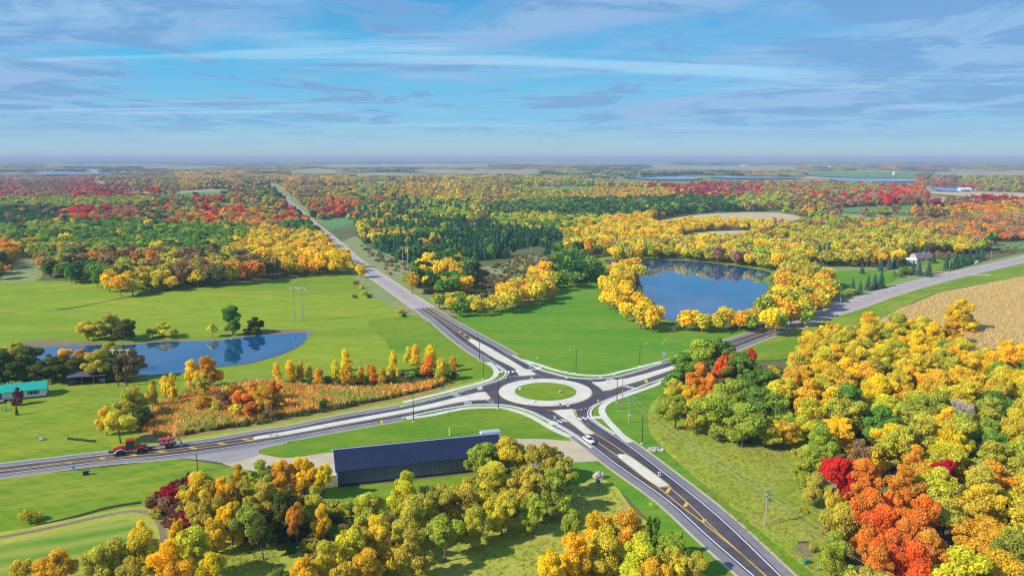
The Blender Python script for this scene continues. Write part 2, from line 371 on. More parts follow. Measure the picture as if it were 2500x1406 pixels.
# foliage: colour comes from each tree's own 'tint' and 'tint2'; 'cv' varies it from spray to spray
def leafmat(name, rough=0.6, trans=0.30):
    m = bpy.data.materials.new(name); m.use_nodes = True; nt = m.node_tree; nt.nodes.clear()
    a1 = N(nt, 'ShaderNodeAttribute', attribute_type='INSTANCER', attribute_name='tint')
    a2 = N(nt, 'ShaderNodeAttribute', attribute_type='INSTANCER', attribute_name='tintb')
    cv = N(nt, 'ShaderNodeAttribute', attribute_type='GEOMETRY', attribute_name='cv')
    tc = N(nt, 'ShaderNodeTexCoord'); oi = N(nt, 'ShaderNodeObjectInfo')
    ad = N(nt, 'ShaderNodeVectorMath', operation='ADD'); L(nt, tc.outputs['Object'], ad.inputs[0]); L(nt, oi.outputs['Random'], ad.inputs[1])
    sc = N(nt, 'ShaderNodeVectorMath', operation='SCALE'); L(nt, oi.outputs['Location'], sc.inputs[0]); sc.inputs['Scale'].default_value = 0.37
    L(nt, sc.outputs[0], ad.inputs[1])
    nz = N(nt, 'ShaderNodeTexNoise'); nz.inputs['Scale'].default_value = 0.34; nz.inputs['Detail'].default_value = 5; nz.inputs['Roughness'].default_value = 0.65
    L(nt, ad.outputs[0], nz.inputs['Vector'])
    f = mth(nt, 'ADD', mth(nt, 'MULTIPLY', ramp(nt, nz.outputs[0], [(0.38, 0.0), (0.64, 1.0)]), 0.62), mth(nt, 'MULTIPLY', cv.outputs['Fac'], 0.38), clamp=True)
    c = mixc(nt, f, a1.outputs['Color'], a2.outputs['Color'])
    c = mixc(nt, mth(nt, 'MULTIPLY', ramp(nt, cv.outputs['Fac'], [(0.0, 1.0), (0.16, 0.7), (0.24, 0.0)]), 0.5), c, (0.36, 0.25, 0.09))
    hv = N(nt, 'ShaderNodeHueSaturation'); L(nt, c, hv.inputs['Color'])
    L(nt, mth(nt, 'ADD', mth(nt, 'MULTIPLY', cv.outputs['Fac'], 0.70), 0.78), hv.inputs['Value'])
    df = N(nt, 'ShaderNodeBsdfDiffuse'); tr = N(nt, 'ShaderNodeBsdfTranslucent')
    L(nt, hv.outputs[0], df.inputs[0]); L(nt, hv.outputs[0], tr.inputs[0])
    mx = N(nt, 'ShaderNodeMixShader', i_0=trans); L(nt, df.outputs[0], mx.inputs[1]); L(nt, tr.outputs[0], mx.inputs[2])
    ou = N(nt, 'ShaderNodeOutputMaterial'); L(nt, mx.outputs[0], ou.inputs[0])
    return m
M_leaf = leafmat('leaves', trans=0.38)
# ================================================================ THE SETTING
def ground_sheet():
    rad = [0.0, 30, 60]
    while rad[-1] < 42000: rad.append(rad[-1] + max(4.0, rad[-1] * 0.0125))
    ang = list(np.arange(R(45), R(135.01), 0.0102)); ang += list(np.linspace(ang[-1], R(405), 40))[1:-1]
    rad = np.array(rad[1:]); ang = np.array(ang)
    X = np.outer(rad, np.cos(ang)); Y = np.outer(rad, np.sin(ang)); Z = H(X, Y) - 0.12
    nr, na = X.shape
    v = np.stack([X, Y, Z], -1).reshape(-1, 3)
    v = np.vstack([v, [[0, 0, float(H(0, 0)) - 0.12]]])
    i, j = np.meshgrid(np.arange(nr - 1), np.arange(na), indexing='ij'); j2 = (j + 1) % na
    f = np.stack([i * na + j, (i + 1) * na + j, (i + 1) * na + j2, i * na + j2], -1).reshape(-1, 4)
    fs = f.tolist() + [(k, (k + 1) % na, len(v) - 1) for k in range(na)]
    me = bpy.data.meshes.new('ground'); me.from_pydata(v.tolist(), [], fs); me.update()
    me.polygons.foreach_set('use_smooth', [True] * len(me.polygons))
    return tag(link('ground', me, M_base), 'brown and olive woodland floor reaching to the horizon', 'ground', kind='structure')
ground_sheet()
def off_for(x, y, o):
    d = np.hypot(x, y); return o + np.clip((d - 550) * 0.0009, 0, 3.0)
def drape(name, wpoly, mat, off, step=9.0, label=None, cat=None, kind='structure', flatz=None, smoothed=False, wall=0.0):
    """one sheet lying on the terrain inside a world polygon"""
    xs = [p[0] for p in wpoly]; ys = [p[1] for p in wpoly]
    pts = [Vector(p) for p in wpoly]; n = len(pts)
    size = max(max(xs) - min(xs), max(ys) - min(ys))
    dist = math.hypot(sum(xs) / n, sum(ys) / n)
    inner = []
    if flatz is None:
        st_ = max(step, size / 70, dist * 0.012)
        gx, gy = np.meshgrid(np.arange(min(xs), max(xs), st_) + 0.37 * st_, np.arange(min(ys), max(ys), st_) + 0.41 * st_)
        gx = gx.ravel(); gy = gy.ravel(); k = inpoly(gx, gy, wpoly)
        inner = [Vector((a, b)) for a, b in zip(gx[k], gy[k])]
    vv, ee, ff, *_ = delaunay_2d_cdt(pts + inner, [], [list(range(n))], 1, 1e-4)
    va = np.array([(p.x, p.y) for p in vv])
    za = off_for(va[:, 0], va[:, 1], off) + H(va[:, 0], va[:, 1]) if flatz is None else np.full(len(va), flatz)
    v3 = [(a, b, c) for (a, b), c in zip(va, za)]
    f3 = [tuple(f) for f in ff]
    me = bpy.data.meshes.new(name)
    # all faces up
    out = []
    for f in f3:
        a, b, c = (va[f[0]], va[f[1]], va[f[2]])
        out.append(f if (b[0] - a[0]) * (c[1] - a[1]) - (b[1] - a[1]) * (c[0] - a[0]) > 0 else f[::-1])
    if wall:                                    # raised slab: vertical sides down to the ground
        cnt = {}
        for f in out:
            for i in range(len(f)):
                e = (f[i], f[(i + 1) % len(f)]); cnt[e] = 1
        bd = [e for e in cnt if (e[1], e[0]) not in cnt]
        m_ = {}
        for a, b in bd:
            for q in (a, b):
                if q not in m_:
                    m_[q] = len(v3); v3.append((v3[q][0], v3[q][1], v3[q][2] - wall))
        out += [(b, a, m_[a], m_[b]) for a, b in bd]
    me.from_pydata(v3, [], out); me.update()
    o = link(name, me, mat)
    return tag(o, label, cat, kind=kind)
def patch(name, px, mat, off, label=None, cat=None, smooth=True, n=5, **kw):
    w = [G(*p) for p in (crom(px, True, n) if smooth else px)]
    return drape(name, w, mat, off, label=label, cat=cat, **kw)
def wline(px, n=6): return [G(*p) for p in (crom(px, False, n) if n > 1 else px)]
def offset(w, d0, d1=None):
    """left-hand offset of a world polyline (d0 at start to d1 at end)"""
    d1 = d0 if d1 is None else d1; out = []
    for i, p in enumerate(w):
        a = w[max(i - 1, 0)]; b = w[min(i + 1, len(w) - 1)]; tx, ty = b[0] - a[0], b[1] - a[1]; l = math.hypot(tx, ty) or 1
        d = d0 + (d1 - d0) * i / max(len(w) - 1, 1)
        out.append((p[0] - ty / l * d, p[1] + tx / l * d))
    return out
def resample(w, st_):
    out = [w[0]]; 
    for a, b in zip(w[:-1], w[1:]):
        l = math.hypot(b[0] - a[0], b[1] - a[1]); k = max(1, int(l / st_))
        out += [(a[0] + (b[0] - a[0]) * i / k, a[1] + (b[1] - a[1]) * i / k) for i in range(1, k + 1)]
    return out
def strip_mb(mb, w, wd, off, h=0.0, wd1=None, st_=6.0):
    """ribbon of width wd along world polyline; h > 0 gives it kerb height with side faces"""
    w = resample(w, st_); l = offset(w, wd / 2, (wd1 or wd) / 2); r = offset(w, -wd / 2, -(wd1 or wd) / 2)
    la = np.array(l); ra = np.array(r)
    zl = H(la[:, 0], la[:, 1]) + off_for(la[:, 0], la[:, 1], off) + h; zr = H(ra[:, 0], ra[:, 1]) + off_for(ra[:, 0], ra[:, 1], off) + h
    n = len(w); vs = [(a[0], a[1], c) for a, c in zip(l, zl)] + [(a[0], a[1], c) for a, c in zip(r, zr)]
    fs = [(i, n + i, n + i + 1, i + 1) for i in range(n - 1)]
    if h:
        vs += [(a[0], a[1], c - h - 0.02) for a, c in zip(l, zl)] + [(a[0], a[1], c - h - 0.02) for a, c in zip(r, zr)]
        fs += [(i, i + 1, 2 * n + i + 1, 2 * n + i) for i in range(n - 1)] + [(n + i + 1, n + i, 3 * n + i, 3 * n + i + 1) for i in range(n - 1)]
        fs += [(0, 2 * n, 3 * n, n), (n - 1, 2 * n - 1, 4 * n - 1, 3 * n - 1)]
    mb.add(vs, fs)
def strip(name, px, wd, mat, off, label=None, cat=None, h=0.0, wd1=None, n=6, kind='structure'):
    mb = MB(); strip_mb(mb, wline(px, n), wd, off, h, wd1)
    return tag(mb.build(name, mat), label, cat, kind=kind)

drape('junction_grass', circ0 := [(11.6 + 62 * math.cos(t), 264 + 62 * math.sin(t)) for t in np.linspace(0, 6.2, 40)], M_field, 0.012, label='mown grass under the roundabout corners', cat='lawn')
# ---- fields (photo pixels are only used to find the ground point they show)
patch('pasture', [(-80, 775), (150, 757), (300, 729), (500, 701), (700, 679), (868, 667), (900, 700), (935, 728), (1022, 772), (1130, 852), (1200, 905), (1130, 945), (950, 1000), (640, 1062), (250, 1107), (-80, 1150)], M_meadow, 0.02, 'light green rolling pasture around the left pond', 'pasture')
patch('far_pasture', [(-80, 694), (152, 686), (300, 690), (420, 700), (300, 727), (150, 754), (-80, 772)], M_meadow, 0.05, 'second pasture slope beyond the hill crest at far left', 'pasture')
patch('west_verge', [(862, 668), (880, 650), (960, 700), (1050, 765), (1040, 790), (1000, 775), (935, 738), (900, 722)], M_dull, 0.035, 'dull verge left of the north west road', 'verge')
patch('mown_lawn', [(898, 787), (960, 777), (1022, 774), (1128, 853), (1203, 905), (1180, 925), (1130, 945), (1112, 893), (1000, 868), (958, 858), (940, 830)], M_lawn, 0.045, 'dark green mown grass triangle left of the north west road', 'lawn')
patch('house_yard', [(-80, 960), (60, 990), (120, 966), (160, 945), (250, 938), (330, 935), (425, 912), (430, 950), (330, 990), (250, 1040), (265, 1104), (100, 1122), (-80, 1146)], M_yard, 0.045, 'mown yard grass around the white house', 'lawn')
patch('marsh', [(340, 1010), (420, 970), (520, 940), (640, 925), (720, 935), (900, 948), (1000, 935), (1110, 928), (1060, 960), (940, 985), (820, 1008), (640, 1040), (430, 1073), (360, 1080), (330, 1050)], M_marsh, 0.06, 'rust brown marsh ground along the west road', 'marsh')
patch('roadside_strip', [(420, 1074), (640, 1040), (830, 1005), (960, 978), (1090, 948), (1180, 925), (1190, 935), (1030, 972), (980, 988), (830, 1019), (540, 1066), (415, 1086)], M_verge, 0.05, 'bright yellow green verge between marsh and west road', 'verge')
patch('centre_field', [(1112, 768), (1180, 757), (1260, 746), (1330, 735), (1356, 700), (1380, 684), (1450, 668), (1490, 666), (1480, 690), (1475, 722), (1510, 757), (1560, 780), (1640, 795), (1730, 801), (1850, 804), (1905, 797), (1800, 822), (1700, 858), (1610, 889), (1520, 907), (1430, 915), (1340, 904), (1250, 868), (1160, 812)], M_field, 0.03, 'smooth green field between the two northern roads', 'field')
patch('north_verge', [(762, 546), (822, 590), (872, 578), (900, 605), (1005, 640), (992, 690), (1115, 760), (1112, 772), (1048, 753), (960, 690), (872, 632)], M_dull, 0.03, 'dull grassland beside the north west road', 'grassland')
patch('scrub_clearing', [(1005, 640), (1120, 640), (1210, 650), (1290, 622), (1420, 640), (1480, 630), (1470, 655), (1390, 680), (1350, 700), (1330, 735), (1180, 755), (1100, 750), (990, 692)], M_dull, 0.045, 'scrubby brown clearing left of the centre field', 'clearing')
patch('crest_verge', [(652, 448), (676, 450), (748, 500), (770, 540), (742, 541), (700, 505)], M_dull, -0.55, 'dull grass right of the far north west road', 'grassland')
for px, lab in (([(690, 418), (760, 414), (850, 417), (830, 424), (720, 426)], 'hazy tan field left of the far road'),
                ([(860, 428), (960, 424), (1000, 430), (930, 436)], 'hazy tan field above the centre left woods'),
                ([(1925, 540), (2050, 533), (2330, 538), (2300, 547), (2000, 547)], 'long pinkish brown field strip beyond the spruces'),
                ([(1140, 556), (1160, 546), (1215, 543), (1210, 553), (1170, 560)], 'reddish brown clearing among the pines'),
                ([(1400, 440), (1470, 436), (1500, 442), (1440, 447)], 'pale field just left of the lake'),
                ([(330, 409), (470, 406), (560, 410), (460, 415)], 'hazy field far behind the left woods'),
                ([(2100, 402), (2300, 400), (2450, 403), (2300, 407)], 'thin tan field on the right horizon'),
                ([(1380, 408), (1500, 406), (1560, 410), (1450, 414)], 'thin pale field at middle horizon'),
                ([(1780, 470), (1850, 467), (1880, 472), (1820, 476)], 'brown clearing among the red woods')):
    patch('stubble_field', px, M_ftan, 0.12, lab, 'field')
patch('crest_field', [(775, 541), (850, 528), (862, 545), (820, 560), (800, 560)], M_fgreen, -0.3, 'small green field at the crest of the north west road', 'field')
patch('east_verge', [(1800, 858), (1900, 812), (2060, 762), (2200, 715), (2330, 682), (2600, 610), (2620, 660), (2420, 690), (2300, 712), (2200, 752), (2160, 785), (2000, 860), (1850, 880)], M_yard, 0.045, 'bright green verge between east road and corn', 'verge')
patch('corn_field', [(2130, 790), (2200, 752), (2300, 712), (2420, 690), (2600, 655), (2700, 800), (2560, 860), (2380, 850), (2200, 830)], M_corn, 0.05, 'tan field of ripe corn at the right edge', 'cornfield', smooth=False)
patch('oval_field', [(2005, 672), (2060, 662), (2130, 659), (2185, 668), (2190, 684), (2130, 703), (2060, 718), (2010, 712)], M_field, 0.09, 'small oval green field north of the east road', 'field')
patch('oval_field_edge', [(1975, 662), (2060, 652), (2200, 658), (2260, 672), (2330, 660), (2400, 640), (2600, 600), (2600, 622), (2400, 668), (2180, 725), (2060, 765), (1960, 790), (2020, 735)], M_dull, 0.05, 'dry grass margin north of the east road', 'grassland')
patch('farm_lawn', [(2200, 628), (2290, 626), (2350, 640), (2330, 655), (2260, 662), (2200, 650)], M_lawn, 0.10, 'lawn around the tan farmhouse', 'lawn')
for px, lab in (([(1595, 545), (1660, 532), (1740, 523), (1900, 521), (2000, 545), (1960, 556), (1860, 553), (1700, 545)], 'dry tan field beyond the large pond'),
                ([(1660, 577), (1720, 567), (1830, 565), (1860, 578), (1780, 596), (1700, 600)], 'smaller tan field just behind the pond woods'),
                ([(2270, 474), (2350, 470), (2560, 482), (2560, 500), (2420, 486)], 'pale tan field near the right horizon'),
                ([(1010, 417), (1100, 413), (1320, 418), (1300, 427), (1080, 426)], 'long pale field far behind the centre woods'),
                ([(1580, 407), (1700, 405), (1950, 409), (1940, 417), (1600, 415)], 'tan stubble on the far shore of the lake'),
                ([(790, 403), (990, 401), (1200, 404), (1190, 409), (800, 409)], 'thin tan field on the left horizon'),
                ([(1230, 398), (1500, 397), (1640, 399), (1500, 402), (1250, 402)], 'thin tan field on the middle horizon'),
                ([(2280, 424), (2560, 418), (2560, 430), (2300, 432)], 'hazy tan field at the far right'),
                ([(100, 402), (300, 401), (420, 404), (260, 407)], 'thin tan field on the far left horizon')):
    patch('stubble_field', px, M_tan if px[0][1] > 450 else M_ftan, 0.12, lab, 'field')
for px, lab in (([(1330, 462), (1390, 457), (1440, 459), (1430, 470), (1370, 474), (1335, 470)], 'small blue green field among far woods'),
                ([(1960, 422), (2120, 420), (2240, 424), (2230, 436), (2000, 432)], 'pale green marsh meadow by the far lake'),
                ([(2395, 600), (2440, 594), (2560, 592), (2560, 606), (2430, 610)], 'green field corner right of the farmhouse'),
                ([(430, 474), (560, 468), (560, 482), (450, 487)], 'hazy green clearing in the left woods'),
                ([(2040, 510), (2200, 505), (2330, 512), (2280, 520), (2080, 520)], 'long green strip between the right woods')):
    patch('green_field', px, M_fgreen, 0.12, lab, 'field')
patch('left_clearing', [(20, 655), (60, 625), (90, 640), (100, 680), (10, 690)], M_dull, 0.05, 'grey green clearing in the left woods', 'clearing')
# south side
patch('south_field', [(-80, 1172), (256, 1141), (430, 1118), (520, 1132), (600, 1145), (640, 1170), (640, 1450), (-80, 1450)], M_yard, 0.02, 'smooth green field below the west road', 'field', smooth=False)
patch('hay_field', [(-80, 1322), (0, 1307), (200, 1266), (310, 1244), (365, 1252), (400, 1290), (402, 1340), (380, 1470), (-80, 1470)], M_hay, 0.045, 'striped hay field in the lower left corner', 'hayfield')
strip('hay_margin', [(-60, 1324), (0, 1314), (120, 1292), (240, 1266), (330, 1252), (372, 1268), (388, 1300), (386, 1345), (372, 1400)], 6.5, M_olive, 0.058, 'golden unmown margin curving round the hay field', 'margin')
strip('tractor_track', [(0, 1312), (120, 1289), (240, 1262), (330, 1247), (378, 1262), (398, 1300), (396, 1345), (380, 1400)], 1.5, M_mud, 0.07, 'tan tractor track around the hay field edge', 'track')
patch('barn_lawn', [(632, 1112), (634, 1100), (655, 1092), (830, 1051), (1010, 1022), (1110, 1001), (1210, 998), (1300, 1014), (1392, 1068), (1385, 1078), (1300, 1074), (1215, 1078), (1000, 1105), (700, 1122), (655, 1122)], M_lawn, 0.05, 'green lawn between the dark barn and the west road', 'lawn')
patch('south_meadow', [(440, 1450), (470, 1345), (560, 1310), (650, 1320), (760, 1330), (900, 1290), (1100, 1230), (1350, 1170), (1480, 1165), (1560, 1260), (1760, 1450)], M_olive, 0.03, 'olive yellow meadow south of the tree row', 'meadow')
patch('barn_yard', [(800, 1190), (830, 1190), (1200, 1150), (1380, 1110), (1430, 1140), (1400, 1180), (1100, 1260), (800, 1290)], M_lawn, 0.045, 'shaded grass between barn and tree row', 'lawn')
patch('south_verge', [(1395, 1128), (1480, 1120), (1520, 1150), (1640, 1240), (1860, 1420), (1860, 1470), (1740, 1470), (1600, 1290), (1480, 1172), (1400, 1185)], M_field, 0.055, 'green verge left of the south road', 'verge')
patch('rough_meadow', [(1510, 1010), (1600, 975), (1640, 985), (1700, 1050), (1830, 1085), (1960, 1070), (2030, 1150), (2030, 1270), (2040, 1470), (1960, 1470), (1780, 1270)], M_rough, 0.03, 'rough tufted meadow right of the south road', 'meadow')
patch('east_lawn', [(1445, 1000), (1500, 965), (1625, 925), (1700, 893), (1640, 960), (1590, 985), (1590, 1060), (1680, 1150), (1800, 1250), (1990, 1406), (2040, 1450), (1950, 1450), (1780, 1290), (1600, 1130), (1500, 1052)], M_field, 0.05, 'mown grass verge right of the south road', 'verge')
patch('gravel_drive', [(540, 1128), (620, 1108), (700, 1118), (820, 1104), (835, 1130), (830, 1160), (720, 1158), (620, 1150)], M_gravel, 0.06, 'tan gravel driveway west of the barn', 'driveway')
patch('gravel_apron', [(425, 1116), (482, 1106), (640, 1083), (690, 1078), (700, 1082), (655, 1092), (632, 1100), (628, 1112), (560, 1130), (500, 1124)], M_ggrey, 0.067, 'grey gravel apron joining the west road', 'driveway')
patch('gravel_lot', [(1205, 1082), (1215, 1074), (1300, 1071), (1385, 1076), (1440, 1080), (1510, 1128), (1480, 1124), (1400, 1128), (1360, 1112), (1250, 1100)], M_gravel, 0.07, 'tan gravel lot east of the barn', 'driveway')
patch('pond_shore', [(40, 842), (95, 830), (200, 834), (300, 838), (400, 830), (520, 828), (588, 820), (640, 808), (700, 804.5), (745, 806), (775, 809), (756, 818), (740, 841), (694, 865), (612, 888), (532, 898), (431, 914), (320, 918), (210, 908), (98, 883), (45, 862)], M_mud, 0.075, 'muddy rim of the left pond', 'shore')
zp = 0.22
drape('pond', [G(*p, zp) for p in crom([(60, 846), (100, 834), (200, 838), (300, 842), (400, 833), (520, 831), (590, 823), (640, 811), (700, 807), (742, 809), (750, 816), (735, 838), (690, 862), (610, 885), (530, 895), (430, 911), (320, 915), (210, 905), (100, 880), (50, 860)], True)], M_water, 0, label='blue pond in the pasture near the white house', cat='pond', flatz=zp)
patch('pond_bank', [(1470, 628), (1560, 628), (1650, 628), (1760, 636), (1860, 650), (1905, 662), (1880, 684), (1895, 705), (1865, 740), (1835, 765), (1740, 782), (1650, 789), (1590, 780), (1550, 742), (1530, 700), (1530, 672), (1470, 650)], M_yard, 0.06, 'reedy green bank around the large pond', 'shore')
drape('large_pond', [G(*p, 0.3) for p in crom([(1480, 634), (1560, 636), (1650, 635), (1750, 643), (1840, 656), (1882, 667), (1862, 682), (1875, 704), (1850, 732), (1826, 757), (1740, 773), (1650, 781), (1605, 772), (1570, 740), (1548, 700), (1545, 672), (1490, 648)], True)], M_water, 0, label='large blue pond reflecting autumn trees', cat='pond', flatz=0.3)
for px, lab in (([(1520, 436), (1560, 431), (1640, 432), (1710, 436), (1690, 441), (1600, 441)], 'bright blue bay left in the far lake'),
                ([(1735, 433), (1900, 435), (1960, 437), (1900, 439), (1780, 438)], 'thin blue lake reach in the far middle distance'),
                ([(2020, 439), (2130, 438), (2245, 443), (2230, 447), (2080, 446)], 'long blue lake reach at far right of centre'),
                ([(2270, 457), (2330, 459), (2370, 468), (2300, 470)], 'small blue bay of the lake at far right'),
                ([(2020, 488), (2080, 487), (2110, 492), (2040, 496)], 'dark pond among the red woods'),
                ([(5, 428), (60, 423), (200, 421), (300, 423), (280, 427), (80, 430)], 'thin pale lake at the far left')):
    w = [G(*p) for p in crom(px, True, 3)]; zl = float(np.mean([H(a, b) for a, b in w])) + 6.0
    w = [G(*p, 0) for p in crom(px, True, 3)]
    drape('lake', w, M_lake, 2.0 if math.hypot(*w[0]) > 2200 else 0.5, label=lab, cat='lake')

# ---- roads
NWp = [(1034.5, 752.5), (1000, 729), (960, 702), (915, 671), (870, 640.5), (828, 602), (790, 569), (761, 545), (740, 527), (712, 502), (683, 475), (655, 452), (625, 427), (596, 410), (578, 402)]
NWw = wline(NWp, 4)
mb = MB(); strip_mb(mb, NWw, 13.5, 0.05); tag(mb.build('gravel_edge', M_gravel), 'pale shoulders of the old north west road', 'shoulder', kind='structure')
mb = MB(); strip_mb(mb, NWw, 9.6, 0.09); tag(mb.build('north_west_road', M_oldr), 'worn pinkish road running straight to the horizon', 'road', kind='structure')
mb = MB()
for s in (-1, 1): strip_mb(mb, offset(NWw[:60], s * 3.7), 0.16, 0.12)
tag(mb.build('road_marking', M_white), 'white edge lines of the old north west road', 'road marking', kind='structure')
NEp = [(1920, 798.5), (1990, 773), (2070, 749), (2150, 721), (2230, 697), (2310, 676), (2400, 656), (2480, 638), (2560, 617), (2680, 585)]
NEw = wline(NEp, 5)
mb = MB(); strip_mb(mb, NEw, 15.5, 0.07); tag(mb.build('gravel_edge', M_gravel), 'pale shoulders of the old east road', 'shoulder', kind='structure')
mb = MB(); strip_mb(mb, NEw, 12.6, 0.10); tag(mb.build('east_road', M_oldr), 'worn pinkish road curving away to the right', 'road', kind='structure')
mb = MB()
for s in (-1, 1): strip_mb(mb, offset(NEw, s * 4.7), 0.2, 0.13)
tag(mb.build('road_marking', M_white), 'white edge lines of the old east road', 'road marking', kind='structure')
mb = MB()
for s in (-.25, .25): strip_mb(mb, offset(NEw, s), 0.16, 0.13)
tag(mb.build('road_marking', M_yell), 'faded yellow centre line of the old east road', 'road marking', kind='structure')
strip('farm_drive', [(2345, 667), (2300, 664), (2262, 663), (2225, 655)], 5.0, M_gravel, 0.14, 'gravel drive from the east road to the farmhouse', 'driveway')
strip('field_access', [(2375, 672), (2400, 672), (2418, 671)], 5.0, M_gravel, 0.09, 'gravel field entrance off the east road', 'driveway')
strip('farm_track', [(655, 452), (682, 456)], 4.0, M_gravel, 0.3, 'pale track meeting the far north west road', 'track')
strip('farm_track', [(690, 499), (703, 500), (720, 495)], 4.0, M_gravel, 0.3, 'pale curved track off the north west road', 'track')

TOP = [(-80, 1148), (0, 1138.5), (256, 1108.5), (415, 1089), (527, 1073.8), (640, 1053.5), (700, 1045.6), (830, 1018.5), (980, 993), (1091, 965.5), (1167, 943.6), (1217, 929.3), (1231, 921.5), (1237.5, 911), (1230, 903), (1214, 892), (1179, 871), (1148, 852), (1102, 817), (1058, 780), (1022, 753)]
NE = [(1047, 752.4), (1103, 785), (1161, 818), (1212, 845), (1250, 868), (1295, 891), (1318, 903), (1346, 911.5), (1385, 921), (1423, 924.8), (1462, 924.8), (1506, 920.6), (1553.6, 907.8), (1592, 895.5), (1617.6, 887.6), (1649, 877), (1694, 860), (1780, 832), (1859, 807.5), (1907, 796.8)]
SE = [(1932, 800.5), (1880, 819), (1806, 847.5), (1720, 884), (1660, 908), (1632, 920), (1579, 938.6), (1553.6, 948.8), (1507.5, 966.7), (1461.4, 986), (1448.6, 993), (1439.7, 1005), (1440, 1015.4), (1448, 1026.6), (1467, 1040.6), (1499, 1061), (1538, 1087), (1603, 1136), (1756, 1258), (1910, 1404), (1960, 1450)]
SW = [(1882, 1450), (1830, 1404), (1730, 1317), (1628, 1225), (1507, 1139), (1448, 1094), (1409.6, 1066), (1365, 1039.4), (1320, 1017), (1300, 1007), (1255, 993.5), (1214, 988.3), (1159, 988.8), (1103, 996), (1044, 1007.3), (980, 1021.3), (830, 1047.5), (636, 1081.8), (482, 1104.8), (380, 1117), (256, 1128), (13, 1159), (-80, 1171)]
def shp(px, n=3): return crom(px, False, n)
asph = [G(*p) for p in shp(TOP) + shp(NE) + shp(SE) + shp(SW)]
# a little asphalt outside the white lines
drape('roundabout_road', asph, M_asph, 0.10, step=12, label='new dark asphalt of the roundabout and its four legs', cat='road')
mb = MB()
for px, w_ in ((TOP[:9], 4.2), (TOP[14:], 5.0), (NE[:5], 5.0), (NE[13:], 4.4), (SE[:6], 4.2), (SE[15:], 4.4), (SW[:8], 4.4), (SW[15:], 4.2)):
    strip_mb(mb, wline(px, 4), w_, 0.075)
tag(mb.build('road_shoulder', M_shoul), 'grey gravel shoulders along the new asphalt', 'shoulder', kind='structure')
mb = MB()
for px, w_ in ((TOP[:9], 5.6), (TOP[15:], 6.6), (NE[:5], 6.4), (NE[13:], 6.0), (SE[:6], 5.6), (SE[15:], 5.8), (SW[:8], 5.8), (SW[15:], 5.4)):
    strip_mb(mb, wline(px, 4), w_, 0.058)
tag(mb.build('dirt_edge', M_gravel), 'thin tan dirt edge outside the road shoulders', 'shoulder', kind='structure')
# kerbs
for px, lab in ((TOP[8:16], 'pale kerb of the north west corner'), (NE[4:15], 'pale kerb of the north east corner'),
                (SE[5:16], 'pale kerb of the south east corner'), (SW[5:16], 'pale kerb of the south west corner')):
    mb = MB(); strip_mb(mb, offset(wline(px, 5), 0.35), 0.7, 0.10, 0.13, st_=2.5); tag(mb.build('kerb', M_conc), lab, 'kerb', kind='structure')
# white edge lines just inside
mb = MB()
for px in (TOP, NE, SE, SW): strip_mb(mb, offset(wline(px, 4), -0.55), 0.27, 0.125, st_=4)
tag(mb.build('road_marking', M_white), 'white edge lines of the new asphalt', 'road marking', kind='structure')
# pavements (shared paths)
def path(px, w_, lab, w1=None):
    mb = MB(); strip_mb(mb, wline(px, 6), w_, 0.10, 0.05, w1, st_=2.5); tag(mb.build('pavement', M_conc), lab, 'pavement', kind='structure')
path([(985, 983), (1024.8, 973.2), (1082.4, 959.5), (1108, 952.6), (1172, 935), (1197.6, 926.4), (1209, 917.6), (1211.7, 907.4), (1205, 895.6), (1192.5, 885)], 2.1, 'curving pavement at the north west corner')
path([(1276, 879), (1290, 883), (1321, 892.5), (1346, 901), (1385, 911), (1423, 916), (1461.6, 917.2), (1489.6, 914.6), (1521.6, 906.6), (1553.6, 899), (1580, 892), (1612, 884)], 2.1, 'curving pavement at the north east corner')
path([(1632, 925.5), (1616, 932.5), (1592, 943.5), (1560, 954.5), (1521.6, 967.8), (1489.6, 979.5), (1473, 992), (1469.5, 1004), (1475, 1016.3), (1486.4, 1031), (1504.3, 1049.6), (1520, 1066), (1538, 1080.5)], 2.2, 'curving pavement at the south east corner')
path([(992, 1022.5), (1018.4, 1018.9), (1056.8, 1013.4), (1095, 1004.8), (1146.4, 996.4), (1214, 995.2), (1255, 1002), (1300, 1018.5), (1345.6, 1045), (1371, 1057.5), (1393, 1067)], 2.1, 'curving pavement at the south west corner')
strip('pavement_ramp', [(1217, 908.4), (1228, 908.4)], 2.8, M_conc, 0.155, 'short ramp from north west pavement to crosswalk', 'ramp', n=1)
strip('pavement_ramp', [(1448, 1020), (1474, 1019.3)], 2.6, M_conc, 0.155, 'short ramp from south east pavement to crosswalk', 'ramp', n=1)
strip('pavement_ramp', [(1322, 899), (1312, 897.5)], 2.8, M_conc, 0.155, 'short ramp from north east pavement to crosswalk', 'ramp', n=1)
strip('pavement_ramp', [(1340, 1035), (1352, 1034)], 3.0, M_conc, 0.155, 'short ramp from south west pavement to crosswalk', 'ramp', n=1)
# strips of grass between kerb and path
for px, lab in (([(1100, 960), (1172, 941), (1212, 928.5), (1230, 918), (1233, 912)], 'grass ribbon by the north west kerb'),
                ([(1328, 901.5), (1350, 908.5), (1386, 917.5), (1423, 921.2), (1460, 921.3)], 'grass ribbon by the north east kerb'),
                ([(1545, 955.5), (1507, 970.5), (1475, 985), (1458, 998), (1455, 1010)], 'grass ribbon by the south east kerb'),
                ([(1120, 996.8), (1159, 991.5), (1214, 991.2), (1255, 996.6), (1300, 1011), (1330, 1027)], 'grass ribbon by the south west kerb')):
    strip('grass_ribbon', px, 1.6, M_lawn, 0.12, lab, 'verge')

